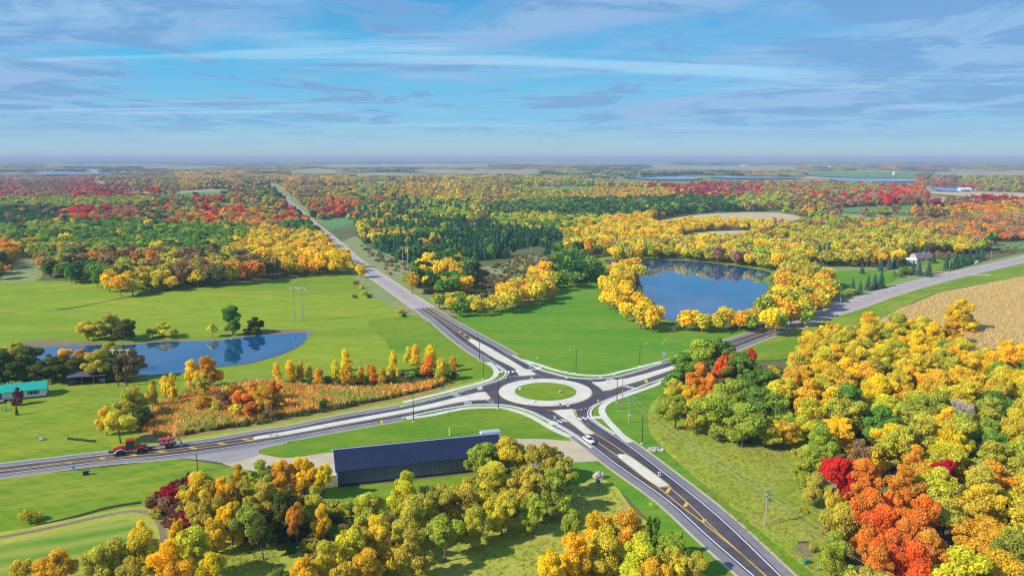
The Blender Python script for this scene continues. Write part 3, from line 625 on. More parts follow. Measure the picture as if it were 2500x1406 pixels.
# central island
C0 = (11.58, 263.9)
def circ(r, n=96, c=C0): return [(c[0] + r * math.cos(2 * math.pi * k / n), c[1] + r * math.sin(2 * math.pi * k / n)) for k in range(n)]
drape('truck_apron', circ(15.7), M_conc, 0.10 + 0.12, flatz=0.22, label='pale concrete truck apron ring of the roundabout', cat='traffic island', wall=0.2)
drape('central_island', circ(10.6), M_lawn, 0, flatz=0.34, label='round grass island in the middle of the roundabout', cat='traffic island', wall=0.13)
mb = MB(); w = circ(16.15, 97); w.append(w[0]); w.append(w[1]); strip_mb(mb, w, 0.28, 0.115, st_=3); tag(mb.build('road_marking', M_yell), 'yellow circle around the truck apron', 'road marking', kind='structure')
mb = MB(); w = circ(15.75, 97); w.append(w[0]); strip_mb(mb, w, 0.5, 0.09, 0.15, st_=3); tag(mb.build('kerb', M_conc), 'outer kerb ring of the truck apron', 'kerb', kind='structure')
# splitter islands
W_isl = [(618, 1070.5), (622, 1067.2), (700, 1054), (830, 1029.5), (980, 1002.3), (1056.8, 985.8), (1120.8, 969.8), (1169.4, 958.8), (1184, 957.3), (1190, 964), (1197, 972.5), (1195, 975.4), (1149, 978.5), (1108, 985.5), (1044, 999.2), (980, 1011.3), (830, 1038.5), (700, 1062.5), (623, 1074.5)]
NW_isl = [(1143.5, 831), (1173.6, 853.8), (1212, 877), (1244, 892.4), (1257, 899.5), (1264, 908), (1267.5, 918.6), (1280, 918.2), (1306, 916.3), (1308, 913), (1289, 903.2), (1280, 900.8), (1237.6, 874.8), (1186.4, 845), (1153.5, 828.2)]
E_isl = [(1446, 934.6), (1476, 931.8), (1502.4, 928.8), (1534.4, 924), (1579, 912.6), (1639.4, 894.6), (1700, 872), (1745, 855.5), (1748, 857), (1700, 879.5), (1633, 906.4), (1592, 920.4), (1553.6, 933.2), (1521.6, 942.3), (1489, 953), (1474, 955), (1462, 944)]
S_isl = [(1350, 1003), (1372, 1001), (1399, 999.6), (1402.5, 1012), (1410, 1025), (1428.8, 1042.5), (1450.6, 1059.8), (1431, 1061.5), (1419.8, 1052.5), (1386.6, 1026.5)]
S2_isl = [(1507.5, 1111.8), (1512, 1109.8), (1525.6, 1110.5), (1543.5, 1119.5), (1590, 1153), (1633, 1185.8), (1630, 1188), (1610, 1189.5), (1580, 1169), (1551, 1148), (1523, 1126)]
for nm, px, lab in (('w', W_isl, 'long pale splitter island on the west leg'), ('n', NW_isl, 'pale splitter island on the north west leg'),
                    ('e', E_isl, 'pale splitter island on the east leg'), ('s', S_isl, 'pale splitter island nearest the white car'),
                    ('s2', S2_isl, 'detached lens shaped island on the south road')):
    drape('splitter_island', [G(*p) for p in px], M_conc, 0.24, label=lab, cat='traffic island', wall=0.16)
    mb = MB(); w = [G(*p) for p in px]; w.append(w[0]); cxw = sum(p[0] for p in w) / len(w); 
    ar = sum(a[0] * b[1] - b[0] * a[1] for a, b in zip(w[:-1], w[1:])); s_ = -1 if ar > 0 else 1
    strip_mb(mb, offset(w, s_ * 0.33), 0.17, 0.115, st_=3); tag(mb.build('road_marking', M_yell), 'yellow outline around the ' + lab.replace('pale ', '').replace('long ', ''), 'road marking', kind='structure')
# painted yellow lines and chevrons
def lines(pxl, wd, mat, lab):
    mb = MB()
    for px in pxl: strip_mb(mb, [G(*p) for p in px], wd, 0.115, st_=4)
    tag(mb.build('road_marking', mat), lab, 'road marking', kind='structure')
lines([[(-80, 1159.5), (0, 1149), (100, 1136.8), (153.6, 1129.4), (256, 1116.4), (384, 1101.5), (463, 1091.7), (540, 1080), (616, 1067.3)],
       [(-80, 1161), (0, 1151), (100, 1139.3), (153.6, 1132.4), (256, 1121), (320, 1113.6), (380, 1108), (482, 1095.5), (560, 1084.3), (621, 1075)]], 0.28, M_yell, 'diverging yellow centre lines of the west road')
lines([[(384, 1101.8), (408, 1105.2)], [(462, 1092.3), (481, 1095.5)], [(531, 1081.8), (553, 1085.2)], [(590, 1072.3), (619, 1075.6)], [(317.5, 1110.8), (335, 1112)], [(243, 1119), (256, 1120.6)], [(164, 1129.8), (176.6, 1130.4)]], 0.75, M_yell, 'yellow chevron bars on the west road')
lines([[(1034, 752.8), (1075, 781), (1109.6, 804.6), (1143, 830.5)], [(1034.6, 752.8), (1060, 767.5), (1096.8, 790.2), (1128.8, 810.6), (1153, 826.6)]], 0.28, M_yell, 'diverging yellow centre lines of the north west leg')
lines([[(1120.5, 812), (1124.5, 808)], [(1132, 820.5), (1137.5, 816)], [(1144, 829.8), (1151, 825)]], 0.7, M_yell, 'yellow hatch bars on the north west leg')
lines([[(1747, 856), (1787, 839.2), (1859, 814.3), (1914, 797.6)], [(1747, 857.5), (1793, 841), (1859, 817.2), (1915, 799)]], 0.24, M_yell, 'yellow centre lines of the east leg')
lines([[(1403, 999), (1409.6, 1020), (1432.6, 1043), (1454.4, 1059.5), (1486.4, 1079), (1527, 1106.5), (1571, 1138), (1628, 1184), (1679, 1227.8), (1756, 1304), (1868.5, 1404), (1918, 1450)],
       [(1431, 1062.5), (1455.7, 1077.8), (1480, 1094.4), (1512, 1117), (1540, 1138), (1575, 1166), (1610, 1192), (1669, 1240.6), (1717.6, 1277), (1807, 1350), (1866.5, 1404), (1916, 1450)]], 0.28, M_yell, 'diverging yellow centre lines of the south road')
lines([[(1628, 1203), (1636, 1189.4)], [(1671.5, 1237), (1677.5, 1227)], [(1715, 1274), (1721, 1267)]], 0.8, M_yell, 'yellow hatch bars on the south road')
lines([[(1336, 1001), (1350, 1003)], [(1308, 914), (1316, 916)]], 0.3, M_yell, 'short yellow nose marks by the splitter islands')
# crosswalks: bars
def bars(cs, ln, wd, ang, lab):
    mb = MB()
    for c in cs:
        x, y = G(*c); dx, dy = math.cos(R(ang)) * ln / 2, math.sin(R(ang)) * ln / 2
        strip_mb(mb, [(x - dx, y - dy), (x + dx, y + dy)], wd, 0.118, st_=9)
    tag(mb.build('crosswalk', M_white), lab, 'crosswalk', kind='structure')
bars([(1109, 963.2), (1116, 966), (1123, 968.8)], 2.6, 0.6, 26, 'white crosswalk bars on the upper west lane')
bars([(1141.5, 982.4), (1143, 986.2), (1144.5, 989.8)], 2.6, 0.65, 12, 'white crosswalk bars on the lower west lane')
bars([(1241.3, 908), (1252, 907.5), (1262, 907)], 2.4, 0.85, -75, 'white crosswalk bars on the left north lane')
bars([(1294, 903.8), (1303, 902.2), (1312, 900.6)], 2.6, 0.7, -50, 'white crosswalk bars on the right north lane')
bars([(1529, 943.6), (1538.5, 946), (1548, 948.4)], 2.4, 0.75, 22, 'white crosswalk bars on the lower east lane')
bars([(1489.6, 926), (1494.7, 928)], 2.6, 0.6, 10, 'white crosswalk bars on the upper east lane')
bars([(1354.6, 1031), (1366, 1029), (1377, 1027), (1387, 1024.6)], 2.9, 0.7, -55, 'white crosswalk bars on the left south lane')
bars([(1414.7, 1022.6), (1426.5, 1021.4), (1438, 1020.5)], 2.6, 0.8, -62, 'white crosswalk bars on the right south lane')
# yield dashes on the circle
mb = MB()
for a0, a1, dashed in ((118, 132, 1), (103, 118, 0), (60, 72, 1), (18, 60, 0), (-62, -40, 1), (-84, -62, 0), (188, 215, 0), (215, 240, 1)):
    a = a0
    while a < a1:
        b = min(a + (2.2 if dashed else 3.4), a1)
        w = [(C0[0] + 22.2 * math.cos(R(t)), C0[1] + 22.2 * math.sin(R(t))) for t in np.linspace(a, b, 3)]
        strip_mb(mb, w, 0.32 if dashed else 0.2, 0.119, st_=9); a += 4.6 if dashed else 3.4
tag(mb.build('road_marking', M_white), 'white yield lines around the roundabout entries', 'road marking', kind='structure')
strip('ditch', [(0, 1305), (90, 1284), (180, 1262), (260, 1240), (310, 1231), (345, 1226)], 1.5, M_ditchshade, 0.03, 'drainage ditch with its shade painted dark between the two lower left fields', 'ditch')  # flat strip, not dug: the ditch's shade is in its colour
# ================================================================ TREES
def leafmesh(name, clumps, nleaf, ls, seed, mats, trunk=None, up=0.25, jitter=0.75, flat=0.0):
    """crown of small leaf sprays scattered through clumps (x, y, z, rx, rz)"""
    g = np.random.default_rng(seed); cl = np.array(clumps, float)
    w = cl[:, 3] ** 1.6; w /= w.sum(); ci = g.choice(len(cl), nleaf, p=w)
    d = g.normal(size=(nleaf, 3)); d[:, 2] += up; d /= np.linalg.norm(d, axis=1)[:, None]
    rr = 0.55 + 0.62 * g.uniform(0, 1, nleaf) ** 0.8
    c = cl[ci]
    pos = c[:, :3] + d * rr[:, None] * np.stack([c[:, 3], c[:, 3], c[:, 4]], 1)
    nrm = d + g.normal(size=(nleaf, 3)) * jitter; nrm[:, 2] += flat; nrm /= np.linalg.norm(nrm, axis=1)[:, None]
    a = np.cross(nrm, g.normal(size=(nleaf, 3))); a /= np.linalg.norm(a, axis=1)[:, None]; b = np.cross(nrm, a)
    s = (ls * g.uniform(0.6, 1.35, nleaf))[:, None]; a *= s * 0.62; b *= s * 0.5
    q = np.stack([pos - a - b * 0.7, pos + a * 0.2 - b, pos + a + b * 0.4, pos - a * 0.3 + b], 1).reshape(-1, 3)
    tv = g.uniform(0, 1, len(cl)); cv = np.clip(tv[ci] * 0.6 + g.uniform(0, 1, nleaf) * 0.4, 0, 1)
    vs = q; fs = np.arange(nleaf * 4).reshape(-1, 4).tolist(); mi = [0] * nleaf
    vl = vs.tolist()
    if trunk is not None:
        b0 = len(vl); vl += [tuple(v) for v in trunk.v]; fs += [tuple(b0 + i for i in f) for f in trunk.f]; mi += [1] * len(trunk.f)
        cv = np.concatenate([cv, np.zeros(len(trunk.f))])
    me = bpy.data.meshes.new(name); me.from_pydata(vl, [], fs); me.update()
    at = me.attributes.new('cv', 'FLOAT', 'FACE'); at.data.foreach_set('value', cv.astype(np.float32))
    for m in mats: me.materials.append(m)
    me.polygons.foreach_set('material_index', mi)
    return me
def clumps_broad(seed, n, R0, z0, z1, cr, form='round'):
    g = np.random.default_rng(seed); out = []
    zc_, zr = (z0 + z1) / 2, (z1 - z0) / 2
    lob = [(0, 0, zc_ + zr * .35, R0 * .62, zr * .62)]
    for j in range(int(g.integers(4, 7))):
        a = 2 * math.pi * (j + g.uniform(0, .8)) / 5; q = R0 * g.uniform(.34, .62)
        lob.append((q * math.cos(a), q * math.sin(a), zc_ + zr * g.uniform(-.55, .35) - (zr * .2 if form == 'cone' else 0), R0 * g.uniform(.36, .56), zr * g.uniform(.34, .58)))
    if n > 24:
        for k in range(n):
            lx, ly, lz, lr, lh = lob[k % len(lob)]; d = g.normal(size=3); d[2] += .35; d /= np.linalg.norm(d); r = cr * g.uniform(.38, 1.1)
            out.append((lx + d[0] * lr * .86, ly + d[1] * lr * .86, max(lz + d[2] * lh * .86, z0 * .5 + .5), r, r * .8))
        for l in lob: out.append((l[0], l[1], l[2], l[3] * .62, l[4] * .62))
        return out
    for k in range(n):
        for _ in range(20):
            p = g.uniform(-1, 1, 3)
            if 0.25 < np.linalg.norm(p) < 1.0: break
        p = p / max(np.linalg.norm(p), .01) * g.uniform(0.45, 0.86)
        sx = R0
        if form == 'spread': p[2] = abs(p[2]) * 1.2 - 0.45; sx *= 1.05
        if form == 'cone': sx *= (1.05 - 0.55 * (p[2] + 1) / 2)
        if form == 'vase': sx *= (0.6 + 0.5 * (p[2] + 1) / 2)
        r = cr * g.uniform(0.5, 1.35)
        out.append((p[0] * sx, p[1] * sx * g.uniform(.85, 1.1), zc_ + p[2] * zr, r, r * 0.82))
    out.append((0, 0, zc_ + zr * 0.1, R0 * 0.55, zr * 0.6))
    return out
def trunkmb(seed, h, r, R0, z0, limbs=6, n=7):
    rr = random.Random(seed); m = MB(); p = Vector((0, 0, -0.4)); top = Vector((rr.uniform(-.5, .5), rr.uniform(-.5, .5), h * 0.55))
    mid = Vector((rr.uniform(-.25, .25), rr.uniform(-.25, .25), h * 0.28))
    m.cyl(p, mid, r, r * 0.72, n); m.cyl(mid, top, r * 0.72, r * 0.42, n); m.cyl(top, top + Vector((rr.uniform(-1, 1), rr.uniform(-1, 1), h * 0.33)), r * 0.42, r * 0.08, 5)
    for k in range(limbs):
        a = 2 * math.pi * (k + rr.random() * .6) / limbs; t = rr.uniform(0.2, 1.0); s = mid.lerp(top, t)
        e = s + Vector((math.cos(a) * R0 * 0.62, math.sin(a) * R0 * 0.62, rr.uniform(0.16, 0.32) * h))
        k_ = s.lerp(e, .5) + Vector((0, 0, -0.35)); m.cyl(s, k_, r * 0.36, r * 0.24, 5); m.cyl(k_, e, r * 0.24, r * 0.05, 4)
    return m
# detailed forms for the individual trees: canonical crown is 10 m wide, tree 12 m tall
FORMS = [('round', 50, 5.3, 0.5, 12.0, 1.35), ('spread', 46, 5.5, 0.6, 11.8, 1.4), ('cone', 50, 5.4, 0.3, 12.4, 1.3), ('vase', 44, 5.2, 0.8, 12.0, 1.45),
         ('round', 62, 5.2, 0.2, 12.0, 1.15), ('cone', 44, 5.4, 0.8, 12.0, 1.5), ('round', 42, 5.3, 0.4, 12.4, 1.6)]
CROWN = []; TRUNK = []
for i, (fm, n, R0, z0, z1, cr) in enumerate(FORMS):
    CROWN.append(leafmesh('crown_form', clumps_broad(100 + i, n, R0 - cr * 0.55, z0 + cr * .4, z1 - cr * .5, cr, fm), 19000, 0.31, 200 + i, [M_leaf]))
    t = trunkmb(300 + i, 12, 0.30, 4.6, z0); me = bpy.data.meshes.new('trunk_form'); me.from_pydata(t.v, [], t.f); me.materials.append(M_bark); TRUNK.append(me)
# column-like young aspens
SAP = []
for i in range(3):
    g = np.random.default_rng(40 + i); cl = [(g.uniform(-.95, .95) * (1 - k / 16), g.uniform(-.95, .95) * (1 - k / 16), 1.5 + 4.9 * k / 12, 1.0 - 0.004 * (k - 4) ** 2, 0.8) for k in range(12)]
    SAP.append(leafmesh('sapling_crown', cl, 1700, 0.30, 50 + i, [M_leaf]))
SAPT = bpy.data.meshes.new('sapling_trunk'); _t = MB().cyl((0, 0, -.3), (0, 0, 6.3), 0.13, 0.03, 6); _t.cyl((0, 0, 2), (0.7, 0.3, 4), .05, .02, 4); _t.cyl((0, 0, 2.6), (-.7, 0.2, 4.5), .05, .02, 4); SAPT.from_pydata(_t.v, [], _t.f); SAPT.materials.append(M_palebark)
# shrubs: unit 3 m wide, 2.2 m tall
SHR = []
for i in range(3):
    g = np.random.default_rng(60 + i); cl = [(g.uniform(-1, 1), g.uniform(-1, 1), g.uniform(.4, 1.4), g.uniform(.5, .8), g.uniform(.45, .7)) for k in range(12)]
    SHR.append(leafmesh('shrub_form', cl, 1300, 0.26, 70 + i, [M_leaf]))
# conifers: layered drooping boughs, canonical 12 m tall 5 m wide
def conifer(seed, nl, ls, tiers=15, w=2.6, h=12.0, trunk=True):
    g = np.random.default_rng(seed); P_ = []; Nn = []; Cv = []
    for t in range(tiers):
        f = t / (tiers - 1); zz = 0.9 + (h - 1.1) * f; rad = w * (1 - f) ** 0.82 + 0.12; nb = max(5, int(13 * (1 - f) + 4)); per = max(1, int(nl / tiers * (1.5 - f) / nb))
        for b in range(nb):
            a = 2 * math.pi * (b + g.uniform(0, .7)) / nb; rl = rad * g.uniform(.8, 1.12); v = g.uniform(0, 1)
            for k in range(per):
                s = g.uniform(0.15, 1.0); r = rl * s
                P_.append((math.cos(a) * r + g.normal() * .10 * (1 + s), math.sin(a) * r + g.normal() * .10 * (1 + s), zz + 0.30 * (1 - s) - 0.34 * s * s * rad / w + g.normal() * .07))
                Nn.append((math.cos(a) * .5, math.sin(a) * .5, .8)); Cv.append(v * .7 + g.uniform(0, .3))
    pos = np.array(P_); n = len(pos); nrm = np.array(Nn) + g.normal(size=(n, 3)) * 0.4; nrm /= np.linalg.norm(nrm, axis=1)[:, None]
    a = np.cross(nrm, g.normal(size=(n, 3))); a /= np.linalg.norm(a, axis=1)[:, None]; b = np.cross(nrm, a); s = (ls * g.uniform(.7, 1.3, n))[:, None]
    a *= s * .7; b *= s * .4
    vl = np.stack([pos - a - b, pos + a - b, pos + a * .6 + b, pos - a * .8 + b], 1).reshape(-1, 3).tolist(); fs = np.arange(n * 4).reshape(-1, 4).tolist(); mi = [0] * n
    Cv = np.array(Cv)
    if trunk:
        m = MB().cyl((0, 0, -.3), (0, 0, h * .96), 0.2, 0.03, 6); b0 = len(vl); vl += [tuple(v) for v in m.v]; fs += [tuple(b0 + i for i in f) for f in m.f]; mi += [1] * len(m.f); Cv = np.concatenate([Cv, np.zeros(len(m.f))])
    me = bpy.data.meshes.new('conifer_form'); me.from_pydata(vl, [], fs); me.update()
    at = me.attributes.new('cv', 'FLOAT', 'FACE'); at.data.foreach_set('value', Cv.astype(np.float32))
    me.materials.append(M_leaf); me.materials.append(M_bark); me.polygons.foreach_set('material_index', mi)
    return me
CON = [conifer(80 + i, 2600, 0.42, trunk=False) for i in range(2)]
CONT = bpy.data.meshes.new('conifer_trunk'); _t = MB().cyl((0, 0, -.3), (0, 0, 11.5), 0.2, 0.03, 6); CONT.from_pydata(_t.v, [], _t.f); CONT.materials.append(M_bark)

# ---- leaf colours: (tint, tintb, word)
PAL = {
 'Y': ((0.97, 0.66, 0.015), (0.80, 0.60, 0.04), 'golden yellow'), 'YO': ((0.88, 0.50, 0.025), (0.62, 0.44, 0.05), 'amber'),
 'YG': ((0.86, 0.68, 0.045), (0.60, 0.54, 0.055), 'yellow green'), 'OL': ((0.72, 0.60, 0.07), (0.45, 0.44, 0.06), 'olive'),
 'DO': ((0.20, 0.22, 0.04), (0.10, 0.14, 0.03), 'dark olive'), 'G': ((0.26, 0.41, 0.05), (0.13, 0.28, 0.045), 'green'), 'DG': ((0.07, 0.20, 0.045), (0.045, 0.14, 0.035), 'dark green'),
 'OG': ((0.55, 0.57, 0.06), (0.31, 0.42, 0.05), 'olive green'), 'O': ((0.88, 0.28, 0.03), (0.70, 0.38, 0.05), 'orange'), 'RO': ((0.88, 0.13, 0.03), (0.75, 0.27, 0.04), 'red orange'),
 'R': ((0.82, 0.03, 0.035), (0.72, 0.07, 0.04), 'bright red'), 'CR': ((0.60, 0.015, 0.05), (0.48, 0.02, 0.04), 'crimson'), 'BR': ((0.48, 0.28, 0.12), (0.34, 0.24, 0.09), 'rusty brown'),
 'PK': ((0.66, 0.34, 0.20), (0.48, 0.30, 0.15), 'pale copper'), 'PU': ((0.30, 0.09, 0.11), (0.22, 0.09, 0.09), 'purple'),
 'BG': ((0.14, 0.25, 0.20), (0.09, 0.19, 0.14), 'blue green'), 'PN': ((0.06, 0.25, 0.10), (0.045, 0.18, 0.08), 'deep green')}
def vary(c, a=0.14):
    return [max(0.002, c[0] * random.uniform(1 - a, 1 + a)), max(0.002, c[1] * random.uniform(1 - a, 1 + a)), max(0.002, c[2] * random.uniform(1 - a, 1 + a))]
def settint(o, key):
    t, tb, _ = PAL[key]; o['tint'] = vary(t, .10); o['tintb'] = vary(tb, .16)

# ---- specs of single trees: (crown centre px, py, crown width in photo px, height m, colour)
T = []          # dict(x,y,w,h,key,zone)
def tree_at(px, py, wpx, h, key, zone):
    x, y = G(px, py, 0.60 * h); d = P(x, y, 0.6 * h)[2]
    if zone == A: h *= 0.88
    k = (1.15 if (px < 560 and py > 1280) or px > 1320 else 1.0) if py > 1060 or (py > 990 and px < 1420) else (1.15 if px > 1600 and py > 840 else 1.05)
    T.append(dict(x=x, y=y, w=wpx * k * d / FPX, h=h * (1.08 if k > 1.1 else 1), key=key, zone=zone, d=d, fix=True))
A = 'the tree row south of the dark barn'
for s in [(1178,1108,95,12,'OG'),(1245,1100,100,13,'YG'),(1325,1112,95,12,'OL'),(1372,1145,75,11,'OL'),(1210,1160,110,13,'YG'),(1285,1168,110,13,'OL'),(1350,1185,90,12,'OG'),
          (1225,1228,95,12,'YG'),(1300,1232,85,11,'OG'),(1140,1212,100,12,'OL'),(1165,1262,80,11,'OL'),(1060,1218,112,13,'OL'),(985,1185,92,12,'YG'),(1002,1250,110,13,'OL'),
          (1085,1288,108,12,'OG'),(900,1238,100,12,'OL'),(922,1300,112,13,'YG'),(1005,1332,100,12,'OL'),(850,1325,100,12,'YG'),(795,1362,105,12,'YG'),
          (900,1372,85,11,'YO'),(745,1398,90,11,'Y'),(840,1400,90,11,'YG')]: tree_at(*s, A)
A2 = 'the grove left of the dark barn'
for s in [(742,1148,80,11,'Y'),(788,1165,58,9,'Y'),(690,1160,75,10,'YO'),(640,1160,75,10,'OG'),(604,1190,62,9,'OL'),(580,1172,52,10,'YO'),(545,1205,60,10,'Y'),(485,1195,92,11,'YG'),
          (505,1245,92,11,'OL'),(562,1258,75,11,'Y'),(650,1220,108,12,'OL'),(610,1268,95,11,'OG'),(700,1245,95,11,'DO'),(721,1268,48,10,'O'),(765,1228,70,10,'OL'),(525,1298,60,8,'Y'),
          (430,1300,38,8,'Y'),(785,1268,55,9,'Y'),(640,1305,70,9,'DO')]: tree_at(*s, A2)
B = 'the bottom left corner grove'
for s in [(462,1345,95,11,'YG'),(350,1352,105,11,'YG'),(288,1368,90,10,'OL'),(345,1325,50,10,'Y'),(405,1392,115,12,'Y'),(245,1392,95,10,'OL'),(135,1398,100,9,'YO'),(60,1408,80,9,'YG'),(515,1400,75,10,'Y'),(330,1408,90,9,'OL')]: tree_at(*s, B)
Cc = 'the bottom middle grove by the road'
for s in [(1460,1300,85,11,'Y'),(1535,1302,88,11,'YO'),(1398,1290,58,10,'OG'),(1588,1305,60,10,'G'),(1640,1342,78,10,'OG'),(1475,1350,105,11,'YG'),(1560,1368,110,11,'YG'),(1400,1362,100,11,'Y'),(1645,1390,95,10,'YG'),(1700,1402,75,9,'OL'),(1345,1398,75,10,'Y'),(1600,1408,80,9,'YO')]: tree_at(*s, Cc)
D0 = 'the wood edge beside the roundabout'
for s in [(1662,900,78,13,'G'),(1705,868,88,13,'OG'),(1752,856,80,13,'G'),(1712,925,68,12,'O'),(1768,892,58,12,'RO'),(1642,958,58,10,'YG'),(1692,966,62,10,'Y'),(1650,1000,68,10,'OG'),
          (1738,958,62,12,'O'),(1802,890,88,13,'G'),(1852,930,88,13,'G'),(1785,968,100,13,'OG'),(1845,990,108,13,'G'),(1742,1008,108,13,'OG'),(1815,1032,105,12,'OG'),(1885,1002,95,12,'OG'),
          (1868,1048,75,9,'OL'),(1832,892,36,13,'R'),(1700,1020,60,9,'OL'),(1620,985,45,8,'OG'),(1915,1050,70,9,'YG')]: tree_at(*s, D0)
Dd = 'the big right hand wood'
for s in [(2046,1158,82,13,'R'),(2302,1162,72,12,'CR'),(2352,760,72,15,'Y'),(2325,800,60,12,'YO'),(2270,800,62,12,'YG'),(2155,1300,95,13,'RO'),(2175,1370,95,13,'RO'),(2120,1250,80,12,'O'),
          (2200,1200,110,13,'O'),(2250,1270,90,12,'O'),(2110,1175,80,12,'O'),(2230,1140,80,12,'YO'),(2180,1235,90,12,'O'),(2125,1345,85,12,'O'),(2230,1395,90,12,'RO'),(2150,1400,80,12,'O'),(2430,1000,90,12,'G'),(2480,1340,90,12,'OG'),(2050,1290,85,12,'OL'),(2040,1360,80,11,'OG'),
          (2100,1120,60,11,'BR'),(2270,1360,80,12,'O'),(2215,1330,75,12,'O'),(2040,1235,60,10,'YG'),(1990,1190,60,8,'OL'),(1980,1130,80,10,'OG'),(2010,1080,90,12,'OG')]: tree_at(*s, Dd)
E = 'the dark trees behind the white house'
for s in [(12,884,100,13,'DO'),(70,880,104,13,'DO'),(125,888,92,11,'DO'),(35,858,60,10,'OL'),(158,874,58,9,'Y'),(200,874,52,9,'YO'),(238,885,80,12,'OL'),(312,880,75,12,'BR'),(272,862,60,12,'OG'),(-20,880,90,14,'DG'),(185,893,60,9,'DO'),(285,895,60,9,'DO')]: tree_at(*s, E)
E2 = 'the far shore of the left pond'
for s in [(213,802,56,9,'YG'),(268,788,75,12,'OL'),(305,800,62,10,'DO'),(228,806,42,7,'Y'),(396,800,48,7,'YG'),(372,808,40,5,'OL'),(518,800,30,7,'YG'),(566,772,62,14,'G'),(620,790,48,8,'DO'),(420,810,34,5,'OL')]: tree_at(*s, E2)
E3 = 'the marsh beside the white house yard'
for s in [(472,905,52,11,'Y'),(508,900,62,12,'YO'),(420,938,32,10,'Y'),(370,955,34,10,'YG'),(322,975,85,11,'OL'),(290,1032,92,10,'YG'),(258,1020,45,9,'Y'),(592,972,58,8,'O'),(642,968,66,9,'YO'),(545,968,36,7,'BR'),(575,952,40,7,'O'),(615,955,46,8,'YO'),(668,950,44,8,'O'),(682,976,44,6,'YO'),(655,1000,36,5,'BR'),(528,990,34,5,'YG'),(575,1000,34,5,'YG'),
          (492,975,42,7,'YO'),(612,998,46,6,'O'),(495,935,50,9,'OL'),(345,1010,60,8,'DO')]: tree_at(*s, E3)
# young trees along the marsh row
SAPS = [(675.5,905,20,8,'Y'),(707.5,902,27,9,'Y'),(732,903,19,8,'YO'),(779,916,25,7,'YO'),(819,900,22,8,'Y'),(844.5,874,25,9,'Y'),(846,912,36,9,'YO'),(881.6,912,18,7,'YO'),(911,911,20,8,'O'),(933,915,20,8,'YO'),
        (961,877,22,9,'Y'),(997,866,20,8,'YG'),(1015,864,24,10,'Y'),(1050,866,34,10,'Y'),(1045,893,34,9,'O'),(1078,897,34,9,'YG'),(1107,885,20,6,'YO'),(755,906,18,6,'YG'),(898,905,18,7,'YG'),(404,940,26,8,'Y'),(552,960,24,6,'YG')]
SHRUBS = [(718,925,22,'DG'),(963,914,44,'YG'),(800,925,24,'DG'),(1030,915,36,'DG'),(1000,918,28,'G'),(742,938,12,'CR'),(818,932,22,'BR'),(860,935,24,'BR'),(1060,912,26,'DG'),(760,935,20,'DG'),(785,990,34,'DG'),(895,925,22,'DG'),
          (75,1262,46,'YG'),(442,1290,50,'CR'),(455,1262,44,'CR'),(395,1232,40,'BR'),(420,1205,44,'CR'),(372,1222,36,'BR'),(470,1180,36,'CR'),(510,1275,34,'CR'),(675,1312,62,'DG'),(705,1335,34,'DG'),(788,1342,18,'R'),(680,1390,34,'G'),(690,1405,26,'G'),
          (1285,1215,40,'G'),(378,1252,34,'OL'),(1000,1375,24,'DG'),(20,655,22,'O'),(890,715,18,'YG'),(880,700,16,'YG'),(872,690,16,'BR'),(866,722,14,'BR'),(978,758,18,'YG'),(985,768,14,'DG'),(900,722,14,'DG'),
          (2210,668,30,'G'),(2190,672,26,'G'),(2075,715,26,'OG'),(2125,700,26,'OG'),(940,940,20,'OL'),(650,940,26,'BR'),(1085,915,22,'OL'),(1940,1100,26,'OL'),(1960,1180,26,'OG'),(1960,1240,22,'OL'),(1985,1330,26,'OL'),(1920,1060,26,'YG')]
SPR = [(2082,700,18,9,'BG'),(2100,705,16,8,'BG'),(2120,693,20,9,'BG'),(2136,690,22,9,'BG'),(2152,684,22,10,'PN'),(2185,640,22,11,'BG'),(2172,643,16,10,'BG'),(2150,648,16,9,'BG'),(2230,655,18,10,'BG'),(2245,658,18,10,'BG'),(2268,660,22,10,'BG'),
       (2012,625,20,16,'BG'),(2022,618,18,15,'BG'),(2000,622,18,14,'PN'),(1995,612,18,14,'BG'),(2150,605,20,14,'PN'),(2135,600,20,14,'PN'),(2315,640,24,11,'PN'),(2335,636,22,11,'PN'),(2350,632,22,11,'PN'),(2368,630,20,10,'PN'),(2385,625,20,10,'PN'),(2398,620,18,10,'BG'),
       (2280,632,14,8,'DG'),(40,1000,9,4,'PN'),(2105,658,14,7,'BG'),(2260,612,18,12,'PN'),(2420,585,30,12,'PN'),(1362,575,16,12,'PN'),(1350,565,16,12,'PN'),(804,518,14,16,'PN')]

# ---- zone filling
def fill(poly_px, h, spacing, pal, zone, seed, zfrac=0.6, wr=(1.02, 1.4)):
    g = random.Random(seed); w = [G(*p, zfrac * h) for p in poly_px]
    xs = [p[0] for p in w]; ys = [p[1] for p in w]; n = 0
    pts = []
    y = min(ys); row = 0
    keys, wt = zip(*pal)
    while y < max(ys):
        x = min(xs) + (row % 2) * spacing / 2
        while x < max(xs):
            qx, qy = x + g.uniform(-.3, .3) * spacing, y + g.uniform(-.3, .3) * spacing
            if inpoly(np.array([qx]), np.array([qy]), w)[0]:
                if not any((t['x'] - qx) ** 2 + (t['y'] - qy) ** 2 < ((t['w'] + spacing) * 0.36) ** 2 for t in T if t['fix']):
                    hh = h * g.uniform(.82, 1.15)
                    T.append(dict(x=qx, y=qy, w=spacing * g.uniform(*wr), h=hh, key=g.choices(keys, wt)[0], zone=zone, d=P(qx, qy, .6 * hh)[2], fix=False))
            x += spacing
        y += spacing * .88; row += 1
yw = [('Y', 5), ('YG', 4), ('YO', 1.2), ('OL', 1.8), ('OG', 1), ('G', .3)]
fill([(1895, 880), (1960, 835), (2050, 800), (2130, 782), (2200, 790), (2330, 830), (2420, 850), (2560, 840), (2620, 960), (1960, 1000), (1900, 960)], 13.5, 9.6, yw, 'the far part of the right hand wood', 5)
